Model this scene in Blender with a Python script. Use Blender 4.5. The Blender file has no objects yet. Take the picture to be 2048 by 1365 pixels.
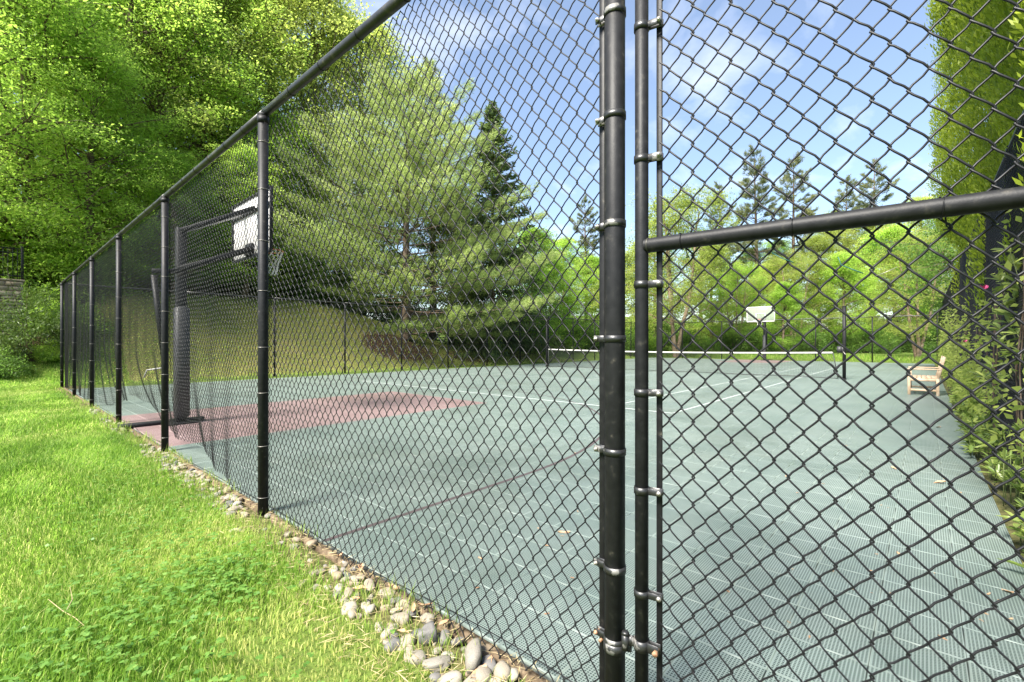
import bpy, math, random
import numpy as np
from mathutils import Vector, Matrix

random.seed(7)
RN = np.random.default_rng(11)
R = math.radians
SC = bpy.context.scene
COL = SC.collection

# ------------------------------------------------------------------ camera
CAM_H = 1.335
F_PX = 928.0                      # focal length in pixels of the 2048 wide photograph
YAW = 41.66                       # view direction, degrees from +X (the court's long axis)
cam_d = bpy.data.cameras.new('camera')
cam_d.sensor_width = 36.0
cam_d.lens = 36.0 * F_PX / 2048.0
cam_d.shift_y = (686.0 - 682.5) / 2048.0
cam_d.clip_start = 0.02
cam_d.clip_end = 3000.0
cam = bpy.data.objects.new('camera', cam_d)
COL.objects.link(cam)
cam.location = (0, 0, CAM_H)
cam.rotation_euler = (R(90), 0, R(YAW - 90))
SC.camera = cam

# ------------------------------------------------------------------ sky, sun, exposure
SUN = Vector((-0.63, 0.02, 0.77)).normalized()      # towards the sun
SUN_EL = math.asin(SUN.z)
SUN_ROT = math.atan2(SUN.x, SUN.y)
wd = bpy.data.worlds.new('World')
SC.world = wd
wd.use_nodes = True
wn = wd.node_tree
wn.nodes.clear()
wl = wn.links.new
n_out = wn.nodes.new('ShaderNodeOutputWorld')
n_bg = wn.nodes.new('ShaderNodeBackground')
n_sky = wn.nodes.new('ShaderNodeTexSky')
n_sky.sky_type = 'NISHITA'
n_sky.sun_disc = False
n_sky.sun_elevation = SUN_EL
n_sky.sun_rotation = SUN_ROT
n_sky.altitude = 100
n_sky.air_density = 1.0
n_sky.dust_density = 0.3
n_sky.ozone_density = 1.2
n_tc = wn.nodes.new('ShaderNodeTexCoord')
n_sep = wn.nodes.new('ShaderNodeSeparateXYZ')
wl(n_tc.outputs['Generated'], n_sep.inputs[0])
n_zz = wn.nodes.new('ShaderNodeMath'); n_zz.operation = 'MAXIMUM'; n_zz.inputs[1].default_value = 0.0
wl(n_sep.outputs['Z'], n_zz.inputs[0])
n_za = wn.nodes.new('ShaderNodeMath'); n_za.operation = 'ADD'; n_za.inputs[1].default_value = 0.12
wl(n_zz.outputs[0], n_za.inputs[0])
n_dv = wn.nodes.new('ShaderNodeVectorMath'); n_dv.operation = 'DIVIDE'
n_cb = wn.nodes.new('ShaderNodeCombineXYZ')
for k in range(3):
    wl(n_za.outputs[0], n_cb.inputs[k])
wl(n_tc.outputs['Generated'], n_dv.inputs[0]); wl(n_cb.outputs[0], n_dv.inputs[1])
n_map = wn.nodes.new('ShaderNodeMapping')
n_map.inputs['Scale'].default_value = (1.0, 1.5, 0.5)
n_map.inputs['Location'].default_value = (5.3, 0.4, 0)
wl(n_dv.outputs[0], n_map.inputs['Vector'])
n_ns = wn.nodes.new('ShaderNodeTexNoise')
n_ns.inputs['Scale'].default_value = 1.5
n_ns.inputs['Detail'].default_value = 8
n_ns.inputs['Roughness'].default_value = 0.55
n_ns.inputs['Distortion'].default_value = 0.3
wl(n_map.outputs[0], n_ns.inputs['Vector'])
n_rp = wn.nodes.new('ShaderNodeValToRGB')
n_rp.color_ramp.elements[0].position = 0.54
n_rp.color_ramp.elements[1].position = 0.92
n_rp.color_ramp.elements[0].color = (0.06, 0.06, 0.06, 1)
n_rp.color_ramp.elements[1].color = (0.80, 0.80, 0.80, 1)
wl(n_ns.outputs['Fac'], n_rp.inputs[0])
n_mx = wn.nodes.new('ShaderNodeMixRGB')
n_mx.inputs['Color2'].default_value = (7.2, 7.4, 7.8, 1)
wl(n_rp.outputs['Color'], n_mx.inputs['Fac'])
wl(n_sky.outputs[0], n_mx.inputs['Color1'])
wl(n_mx.outputs[0], n_bg.inputs['Color'])
n_bg.inputs['Strength'].default_value = 0.077
wl(n_bg.outputs[0], n_out.inputs['Surface'])

sun_d = bpy.data.lights.new('sun', 'SUN')
sun_d.energy = 4.9
sun_d.angle = R(20.0)              # veiled by thin cloud: the photograph shows no crisp shadows
sun_d.color = (1.0, 0.95, 0.86)
sun = bpy.data.objects.new('sun', sun_d)
COL.objects.link(sun)
sun.rotation_euler = SUN.to_track_quat('Z', 'Y').to_euler()
sun.location = (0, 0, 40)

vs = SC.view_settings
vs.view_transform = 'Standard'
vs.look = 'None'
vs.exposure = 1.86
vs.gamma = 1.0
vs.use_curve_mapping = False
SC.cycles.use_denoising = True
SC.cycles.denoiser = 'OPENIMAGEDENOISE'
SC.cycles.max_bounces = 12
SC.cycles.diffuse_bounces = 9
SC.cycles.glossy_bounces = 2
SC.cycles.transmission_bounces = 9
SC.cycles.transparent_max_bounces = 8
SC.cycles.caustics_reflective = False
SC.cycles.caustics_refractive = False

# ------------------------------------------------------------------ helpers: materials
def new_mat(name):
    m = bpy.data.materials.new(name)
    m.use_nodes = True
    return m, m.node_tree.nodes, m.node_tree.links.new, m.node_tree.nodes['Principled BSDF']

def ramp(nt, stops):
    r = nt.new('ShaderNodeValToRGB')
    e = r.color_ramp.elements
    while len(e) < len(stops):
        e.new(0.5)
    for k, (p, c) in enumerate(stops):
        e[k].position = p
        e[k].color = (*c, 1)
    return r

def noisy_mat(name, stops, scale=8, detail=6, rough=0.7, bump=0.0, bscale=None, spec=0.5, metal=0.0, coords='Position', distort=0.0):
    m, nt, lk, b = new_mat(name)
    if coords == 'Position':
        g = nt.new('ShaderNodeNewGeometry'); vec = g.outputs['Position']
    else:
        g = nt.new('ShaderNodeTexCoord'); vec = g.outputs['Object']
    n = nt.new('ShaderNodeTexNoise')
    n.inputs['Scale'].default_value = scale; n.inputs['Detail'].default_value = detail
    n.inputs['Distortion'].default_value = distort
    lk(vec, n.inputs['Vector'])
    r = ramp(nt, stops)
    lk(n.outputs['Fac'], r.inputs[0]); lk(r.outputs[0], b.inputs['Base Color'])
    b.inputs['Roughness'].default_value = rough
    b.inputs['Specular IOR Level'].default_value = spec
    b.inputs['Metallic'].default_value = metal
    if bump:
        n2 = nt.new('ShaderNodeTexNoise'); n2.inputs['Scale'].default_value = bscale or scale * 4; n2.inputs['Detail'].default_value = 6
        lk(vec, n2.inputs['Vector'])
        bp = nt.new('ShaderNodeBump'); bp.inputs['Strength'].default_value = bump; bp.inputs['Distance'].default_value = 0.01
        lk(n2.outputs['Fac'], bp.inputs['Height']); lk(bp.outputs[0], b.inputs['Normal'])
    return m

def leaf_mat(name, dark, mid, light, trans=0.35, obj_var=0.25, rough=0.5, spec=0.3):
    """foliage: colour from a per-leaf attribute and a per-tree random value, plus light passing through the leaf"""
    m, nt, lk, b = new_mat(name)
    at = nt.new('ShaderNodeAttribute'); at.attribute_name = 'tint'
    oi = nt.new('ShaderNodeObjectInfo')
    ma = nt.new('ShaderNodeMath'); ma.operation = 'MULTIPLY_ADD'
    lk(oi.outputs['Random'], ma.inputs[0]); ma.inputs[1].default_value = obj_var
    sb = nt.new('ShaderNodeMath'); sb.operation = 'SUBTRACT'; sb.inputs[1].default_value = obj_var * 0.5
    lk(at.outputs['Fac'], sb.inputs[0]); lk(sb.outputs[0], ma.inputs[2])
    r = ramp(nt, [(0.0, dark), (0.5, mid), (1.0, light)])
    lk(ma.outputs[0], r.inputs[0])
    lk(r.outputs[0], b.inputs['Base Color'])
    b.inputs['Roughness'].default_value = rough
    b.inputs['Specular IOR Level'].default_value = spec
    tr = nt.new('ShaderNodeBsdfTranslucent')
    hs = nt.new('ShaderNodeHueSaturation'); hs.inputs['Value'].default_value = 2.3; hs.inputs['Saturation'].default_value = 1.0
    lk(r.outputs[0], hs.inputs['Color']); lk(hs.outputs[0], tr.inputs['Color'])
    mx = nt.new('ShaderNodeMixShader'); mx.inputs[0].default_value = trans
    lk(b.outputs[0], mx.inputs[1]); lk(tr.outputs[0], mx.inputs[2])
    lk(mx.outputs[0], nt['Material Output'].inputs['Surface'])
    return m

M = {}
M['vinyl'] = noisy_mat('black_vinyl_wire', [(0.3, (0.005, 0.005, 0.006)), (0.7, (0.011, 0.011, 0.012))], 40, 3, 0.46, spec=0.28)
M['post'] = noisy_mat('black_painted_post', [(0.3, (0.007, 0.007, 0.008)), (0.60, (0.013, 0.013, 0.014)), (0.70, (0.03, 0.028, 0.025)), (0.78, (0.10, 0.09, 0.075))], 34, 10, 0.52, 0.06, 180, spec=0.22)
M['rail'] = noisy_mat('weathered_black_rail', [(0.35, (0.010, 0.010, 0.010)), (0.6, (0.022, 0.021, 0.018)), (0.75, (0.07, 0.062, 0.04))], 14, 9, 0.42, 0.06, 120)
M['band'] = noisy_mat('band_with_flaking_paint', [(0.50, (0.012, 0.012, 0.012)), (0.585, (0.02, 0.02, 0.02)), (0.60, (0.13, 0.125, 0.115)), (0.8, (0.22, 0.21, 0.195))], 16, 5, 0.42, 0.1, 90, spec=0.6)
M['bolt'] = noisy_mat('galvanised_bolt', [(0.3, (0.22, 0.20, 0.17)), (0.7, (0.42, 0.40, 0.37))], 90, 4, 0.4, metal=0.6)
M['rust'] = noisy_mat('rusty_bolt', [(0.3, (0.16, 0.07, 0.03)), (0.7, (0.32, 0.20, 0.12))], 110, 4, 0.7)
M['black_pad'] = noisy_mat('black_foam_pad', [(0.3, (0.02, 0.02, 0.022)), (0.7, (0.04, 0.04, 0.042))], 8, 5, 0.55, 0.1, 50)
M['white_board'] = noisy_mat('white_acrylic', [(0.3, (0.70, 0.68, 0.67)), (0.7, (0.80, 0.78, 0.77))], 3, 5, 0.35)
M['grey_arm'] = noisy_mat('grey_painted_steel', [(0.3, (0.30, 0.29, 0.28)), (0.7, (0.42, 0.41, 0.40))], 6, 5, 0.45)
M['white_paint'] = noisy_mat('white_line_paint', [(0.35, (0.26, 0.30, 0.285)), (0.65, (0.40, 0.43, 0.41))], 25, 6, 0.6)
M['brown_paint'] = noisy_mat('brown_line_paint', [(0.3, (0.045, 0.034, 0.034)), (0.7, (0.075, 0.055, 0.055))], 25, 6, 0.6)
M['orange'] = noisy_mat('orange_rim_paint', [(0.3, (0.42, 0.11, 0.05)), (0.7, (0.55, 0.19, 0.09))], 40, 4, 0.5)
M['white_cord'] = noisy_mat('white_cord', [(0.3, (0.62, 0.60, 0.58)), (0.7, (0.75, 0.74, 0.72))], 60, 3, 0.8)
M['headband'] = noisy_mat('grey_white_canvas', [(0.3, (0.40, 0.39, 0.36)), (0.7, (0.50, 0.49, 0.46))], 20, 5, 0.8)
M['black_cord'] = noisy_mat('black_cord', [(0.3, (0.02, 0.022, 0.022)), (0.7, (0.035, 0.035, 0.035))], 60, 3, 0.8)
M['teak'] = noisy_mat('weathered_teak', [(0.25, (0.30, 0.20, 0.12)), (0.55, (0.46, 0.34, 0.23)), (0.8, (0.60, 0.50, 0.39))], 7, 8, 0.65, 0.15, 60, distort=1.0)
M['bark'] = noisy_mat('brown_bark', [(0.3, (0.05, 0.035, 0.024)), (0.55, (0.13, 0.095, 0.068)), (0.75, (0.22, 0.175, 0.14))], 6, 8, 0.9, 0.6, 18, spec=0.1)
M['bark_pale'] = noisy_mat('pale_flaking_bark', [(0.3, (0.13, 0.09, 0.06)), (0.55, (0.27, 0.20, 0.14)), (0.75, (0.40, 0.33, 0.25))], 6, 8, 0.9, 0.5, 18, spec=0.1)
M['mulch'] = noisy_mat('dark_mulch', [(0.3, (0.025, 0.014, 0.009)), (0.55, (0.065, 0.038, 0.025)), (0.8, (0.12, 0.08, 0.055))], 30, 8, 0.95, 0.8, 60, spec=0.1)
M['timber'] = noisy_mat('rotting_timber', [(0.3, (0.05, 0.036, 0.022)), (0.55, (0.125, 0.092, 0.06)), (0.8, (0.22, 0.175, 0.12))], 22, 9, 0.9, 0.7, 70, spec=0.1)
M['dry_leaf'] = noisy_mat('dry_leaf', [(0.3, (0.26, 0.14, 0.07)), (0.7, (0.48, 0.31, 0.18))], 30, 4, 0.8)
M['slab'] = noisy_mat('grey_slab', [(0.3, (0.03, 0.04, 0.037)), (0.7, (0.06, 0.07, 0.065))], 10, 5, 0.9)
M['twig'] = noisy_mat('pale_twig', [(0.3, (0.24, 0.19, 0.09)), (0.7, (0.34, 0.28, 0.15))], 30, 4, 0.8)
M['green_tie'] = noisy_mat('green_garden_tie', [(0.3, (0.01, 0.06, 0.05)), (0.7, (0.02, 0.10, 0.08))], 30, 4, 0.5)
M['pink'] = noisy_mat('pink_petals', [(0.3, (0.55, 0.04, 0.16)), (0.7, (0.70, 0.10, 0.26))], 30, 4, 0.6)
M['green_stem'] = noisy_mat('green_stem', [(0.3, (0.06, 0.09, 0.02)), (0.7, (0.12, 0.14, 0.04))], 30, 4, 0.7)
M['wall_stone'] = noisy_mat('pale_wall_stone', [(0.3, (0.16, 0.12, 0.085)), (0.55, (0.27, 0.21, 0.15)), (0.8, (0.38, 0.32, 0.25))], 5, 8, 0.9, 0.4, 30)
M['mortar'] = noisy_mat('dark_mortar', [(0.3, (0.09, 0.08, 0.07)), (0.7, (0.16, 0.14, 0.12))], 20, 6, 0.95)

# river stones: each stone takes its own tone
m, nt, lk, b = new_mat('river_stone')
oi = nt.new('ShaderNodeObjectInfo')
r1 = ramp(nt, [(0.0, (0.10, 0.10, 0.108)), (0.25, (0.18, 0.17, 0.15)), (0.5, (0.23, 0.20, 0.155)), (0.75, (0.28, 0.262, 0.222)), (1.0, (0.205, 0.155, 0.10))])
lk(oi.outputs['Random'], r1.inputs[0])
tc = nt.new('ShaderNodeTexCoord')
ns = nt.new('ShaderNodeTexNoise'); ns.inputs['Scale'].default_value = 14; ns.inputs['Detail'].default_value = 9; ns.inputs['Roughness'].default_value = 0.65
lk(tc.outputs['Object'], ns.inputs['Vector'])
r2 = ramp(nt, [(0.3, (0.55, 0.53, 0.50)), (0.52, (1.0, 0.98, 0.95)), (0.75, (1.35, 1.3, 1.22))])
lk(ns.outputs['Fac'], r2.inputs[0])
mm = nt.new('ShaderNodeMixRGB'); mm.blend_type = 'MULTIPLY'; mm.inputs[0].default_value = 1.0
lk(r1.outputs[0], mm.inputs[1]); lk(r2.outputs[0], mm.inputs[2]); lk(mm.outputs[0], b.inputs['Base Color'])
b.inputs['Roughness'].default_value = 0.75
bp = nt.new('ShaderNodeBump'); bp.inputs['Strength'].default_value = 0.35; bp.inputs['Distance'].default_value = 0.006
lk(ns.outputs['Fac'], bp.inputs['Height']); lk(bp.outputs[0], b.inputs['Normal'])
M['stone'] = m

nt_ = M['white_board'].node_tree
tl_ = nt_.nodes.new('ShaderNodeBsdfTranslucent'); tl_.inputs['Color'].default_value = (0.8, 0.76, 0.75, 1)
mx_ = nt_.nodes.new('ShaderNodeMixShader'); mx_.inputs[0].default_value = 0.4
nt_.links.new(nt_.nodes['Principled BSDF'].outputs[0], mx_.inputs[1]); nt_.links.new(tl_.outputs[0], mx_.inputs[2]); nt_.links.new(mx_.outputs[0], nt_.nodes['Material Output'].inputs['Surface'])
# glass backboard of the far hoop
m, nt, lk, b = new_mat('hazy_clear_board')
b.inputs['Base Color'].default_value = (0.36, 0.40, 0.34, 1); b.inputs['Roughness'].default_value = 0.15
tp = nt.new('ShaderNodeBsdfTransparent'); mx = nt.new('ShaderNodeMixShader'); mx.inputs[0].default_value = 0.42
lk(tp.outputs[0], mx.inputs[1]); lk(b.outputs[0], mx.inputs[2]); lk(mx.outputs[0], nt['Material Output'].inputs['Surface'])
M['clear_board'] = m

# court tiles: open plastic grid, 12.7 mm pitch
def tile_mat(name, rib_a, rib_b, hole):
    m, nt, lk, b = new_mat(name)
    g = nt.new('ShaderNodeNewGeometry')
    sp = nt.new('ShaderNodeSeparateXYZ'); lk(g.outputs['Position'], sp.inputs[0])
    def cell(sock, off, lim):
        a = nt.new('ShaderNodeMath'); a.operation = 'ADD'; a.inputs[1].default_value = off; lk(sock, a.inputs[0])
        s = nt.new('ShaderNodeMath'); s.operation = 'DIVIDE'; s.inputs[1].default_value = 0.0127; lk(a.outputs[0], s.inputs[0])
        f = nt.new('ShaderNodeMath'); f.operation = 'FRACT'; lk(s.outputs[0], f.inputs[0])
        c = nt.new('ShaderNodeMath'); c.operation = 'SUBTRACT'; c.inputs[1].default_value = 0.5; lk(f.outputs[0], c.inputs[0])
        d = nt.new('ShaderNodeMath'); d.operation = 'ABSOLUTE'; lk(c.outputs[0], d.inputs[0])
        e = nt.new('ShaderNodeMath'); e.operation = 'LESS_THAN'; e.inputs[1].default_value = lim; lk(d.outputs[0], e.inputs[0])
        return e.outputs[0]
    cx = cell(sp.outputs['X'], 100.0, 0.30); cy = cell(sp.outputs['Y'], 100.0, 0.30)
    h = nt.new('ShaderNodeMath'); h.operation = 'MULTIPLY'; lk(cx, h.inputs[0]); lk(cy, h.inputs[1])
    at = nt.new('ShaderNodeAttribute'); at.attribute_name = 'open'        # 1 on the perforated face, 0 on the solid rim
    h2 = nt.new('ShaderNodeMath'); h2.operation = 'MULTIPLY'; lk(h.outputs[0], h2.inputs[0]); lk(at.outputs['Fac'], h2.inputs[1])
    n = nt.new('ShaderNodeTexNoise'); n.inputs['Scale'].default_value = 1.3; n.inputs['Detail'].default_value = 9; n.inputs['Roughness'].default_value = 0.65
    lk(g.outputs['Position'], n.inputs['Vector'])
    r = ramp(nt, [(0.35, rib_a), (0.65, rib_b)]); lk(n.outputs['Fac'], r.inputs[0])
    n3 = nt.new('ShaderNodeTexNoise'); n3.inputs['Scale'].default_value = 0.35; n3.inputs['Detail'].default_value = 11; n3.inputs['Roughness'].default_value = 0.72; n3.inputs['Distortion'].default_value = 0.6
    lk(g.outputs['Position'], n3.inputs['Vector'])
    r3 = ramp(nt, [(0.36, (0.80, 0.79, 0.75)), (0.50, (1, 1, 1)), (0.66, (1.1, 1.1, 1.09))]); lk(n3.outputs['Fac'], r3.inputs[0])
    ml = nt.new('ShaderNodeMixRGB'); ml.blend_type = 'MULTIPLY'; ml.inputs[0].default_value = 1.0; lk(r.outputs[0], ml.inputs[1]); lk(r3.outputs[0], ml.inputs[2])
    mx = nt.new('ShaderNodeMixRGB'); lk(h2.outputs[0], mx.inputs[0]); lk(ml.outputs[0], mx.inputs[1]); mx.inputs[2].default_value = (*hole, 1)
    lk(mx.outputs[0], b.inputs['Base Color'])
    b.inputs['Roughness'].default_value = 0.42
    sm = nt.new('ShaderNodeMath'); sm.operation = 'MULTIPLY_ADD'; sm.inputs[1].default_value = -0.5; sm.inputs[2].default_value = 0.55
    lk(h2.outputs[0], sm.inputs[0]); lk(sm.outputs[0], b.inputs['Specular IOR Level'])
    return m
M['tile_green'] = tile_mat('green_court_plastic', (0.132, 0.170, 0.153), (0.19, 0.228, 0.207), (0.035, 0.05, 0.045))
M['tile_red'] = tile_mat('red_court_plastic', (0.205, 0.145, 0.145), (0.255, 0.185, 0.182), (0.09, 0.055, 0.055))

# foliage
M['leaf_bright'] = leaf_mat('bright_green_leaves', (0.10, 0.175, 0.024), (0.20, 0.30, 0.042), (0.34, 0.43, 0.09), 0.62, obj_var=0.4)
M['leaf_yellow'] = leaf_mat('yellow_green_leaves', (0.12, 0.16, 0.03), (0.23, 0.275, 0.055), (0.37, 0.41, 0.11), 0.56, obj_var=0.45)
M['leaf_deep'] = leaf_mat('deep_green_leaves', (0.04, 0.08, 0.014), (0.09, 0.16, 0.028), (0.17, 0.25, 0.05), 0.52)
M['pine'] = leaf_mat('soft_pine_needles', (0.09, 0.13, 0.035), (0.20, 0.255, 0.07), (0.36, 0.40, 0.16), 0.42)
M['pine_far'] = leaf_mat('grey_green_needles', (0.05, 0.07, 0.03), (0.11, 0.13, 0.05), (0.20, 0.21, 0.085), 0.28)
M['spruce'] = leaf_mat('dark_spruce_needles', (0.025, 0.05, 0.014), (0.075, 0.115, 0.025), (0.16, 0.20, 0.045), 0.28)
M['arbor'] = leaf_mat('arborvitae_sprays', (0.06, 0.105, 0.010), (0.18, 0.235, 0.018), (0.33, 0.37, 0.035), 0.46)
M['yew'] = leaf_mat('yew_sprays', (0.03, 0.06, 0.012), (0.09, 0.14, 0.022), (0.18, 0.23, 0.045), 0.25)
M['grass'] = leaf_mat('lawn_blades', (0.06, 0.13, 0.014), (0.165, 0.275, 0.036), (0.42, 0.42, 0.15), 0.45, obj_var=0.0, spec=0.12)
M['clover'] = leaf_mat('clover_leaves', (0.05, 0.125, 0.022), (0.10, 0.20, 0.035), (0.17, 0.27, 0.06), 0.30, obj_var=0.0)
M['straw'] = leaf_mat('dry_straw', (0.22, 0.17, 0.08), (0.36, 0.29, 0.15), (0.50, 0.43, 0.26), 0.2, obj_var=0.0)
M['rhodo'] = leaf_mat('glossy_long_leaves', (0.06, 0.11, 0.02), (0.14, 0.20, 0.04), (0.28, 0.32, 0.09), 0.25, rough=0.35, spec=0.5)

# terrain: grass, tan grass and mulch by a mask painted where the beds lie
m, nt, lk, b = new_mat('ground_cover')
g = nt.new('ShaderNodeNewGeometry')
n1 = nt.new('ShaderNodeTexNoise'); n1.inputs['Scale'].default_value = 0.35; n1.inputs['Detail'].default_value = 10; n1.inputs['Roughness'].default_value = 0.7
n2 = nt.new('ShaderNodeTexNoise'); n2.inputs['Scale'].default_value = 14; n2.inputs['Detail'].default_value = 8
lk(g.outputs['Position'], n1.inputs['Vector']); lk(g.outputs['Position'], n2.inputs['Vector'])
ra = ramp(nt, [(0.30, (0.05, 0.085, 0.016)), (0.55, (0.09, 0.13, 0.025)), (0.75, (0.14, 0.17, 0.04))])
rt = ramp(nt, [(0.30, (0.075, 0.085, 0.024)), (0.55, (0.13, 0.12, 0.04)), (0.75, (0.20, 0.16, 0.07))])
rm = ramp(nt, [(0.3, (0.022, 0.013, 0.009)), (0.6, (0.07, 0.042, 0.028)), (0.85, (0.12, 0.08, 0.055))])
rs = ramp(nt, [(0.3, (0.05, 0.055, 0.02)), (0.7, (0.13, 0.12, 0.05))])
lk(n1.outputs['Fac'], ra.inputs[0]); lk(n1.outputs['Fac'], rt.inputs[0]); lk(n2.outputs['Fac'], rm.inputs[0]); lk(n2.outputs['Fac'], rs.inputs[0])
prev = ra.outputs[0]
for an, src in (('tan', rt), ('soil', rs), ('mulch', rm)):
    at = nt.new('ShaderNodeAttribute'); at.attribute_name = an
    mp = nt.new('ShaderNodeMath'); mp.operation = 'MULTIPLY_ADD'; mp.inputs[1].default_value = 0.5; mp.inputs[2].default_value = -0.25
    lk(n2.outputs['Fac'], mp.inputs[0])
    ad = nt.new('ShaderNodeMath'); ad.operation = 'ADD'; ad.use_clamp = True; lk(mp.outputs[0], ad.inputs[0]); lk(at.outputs['Fac'], ad.inputs[1])
    st = ramp(nt, [(0.4, (0, 0, 0)), (0.6, (1, 1, 1))]); lk(ad.outputs[0], st.inputs[0])
    mx = nt.new('ShaderNodeMixRGB'); lk(st.outputs[0], mx.inputs[0]); lk(prev, mx.inputs[1]); lk(src.outputs[0], mx.inputs[2])
    prev = mx.outputs[0]
lk(prev, b.inputs['Base Color']); b.inputs['Roughness'].default_value = 0.95; b.inputs['Specular IOR Level'].default_value = 0.1
bp = nt.new('ShaderNodeBump'); bp.inputs['Strength'].default_value = 0.8; bp.inputs['Distance'].default_value = 0.05
lk(n2.outputs['Fac'], bp.inputs['Height']); lk(bp.outputs[0], b.inputs['Normal'])
M['ground'] = m

# ------------------------------------------------------------------ helpers: meshes
def make_mesh(name, V, quads=None, tris=None, mat=None, attrs=None, smooth=False):
    me = bpy.data.meshes.new(name)
    V = np.asarray(V, dtype=np.float32).reshape(-1, 3)
    q = np.zeros((0, 4), np.int32) if quads is None else np.asarray(quads, np.int32).reshape(-1, 4)
    t = np.zeros((0, 3), np.int32) if tris is None else np.asarray(tris, np.int32).reshape(-1, 3)
    me.vertices.add(len(V)); me.vertices.foreach_set('co', V.ravel())
    nl = len(q) * 4 + len(t) * 3
    me.loops.add(nl)
    me.loops.foreach_set('vertex_index', np.concatenate([q.ravel(), t.ravel()]))
    npoly = len(q) + len(t)
    me.polygons.add(npoly)
    st = np.concatenate([np.arange(len(q)) * 4, len(q) * 4 + np.arange(len(t)) * 3]).astype(np.int32)
    me.polygons.foreach_set('loop_start', st)
    if smooth:
        me.polygons.foreach_set('use_smooth', np.ones(npoly, bool))
    for k, a in (attrs or {}).items():
        at = me.attributes.new(k, 'FLOAT', 'POINT'); at.data.foreach_set('value', np.asarray(a, np.float32))
    if mat:
        me.materials.append(M[mat] if isinstance(mat, str) else mat)
    me.update(calc_edges=True)
    return me

def obj(name, me, parent=None, loc=None, rot=None, scale=None):
    o = bpy.data.objects.new(name, me)
    COL.objects.link(o)
    if parent: o.parent = parent
    if loc is not None: o.location = loc
    if rot is not None: o.rotation_euler = rot
    if scale is not None: o.scale = scale if hasattr(scale, '__len__') else (scale,) * 3
    return o

def tag(o, label=None, cat=None, group=None, kind=None):
    if label: o['label'] = label
    if cat: o['category'] = cat
    if group: o['group'] = group
    if kind: o['kind'] = kind
    return o

def thing(name, label, cat, loc=(0, 0, 0), rotz=0.0, group=None):
    return tag(obj(name, None, None, loc, (0, 0, rotz)), label, cat, group)

def copy_tree(o, parent=None):
    c = o.copy(); COL.objects.link(c)
    if parent: c.parent = parent
    for ch in o.children: copy_tree(ch, c)
    return c

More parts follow.
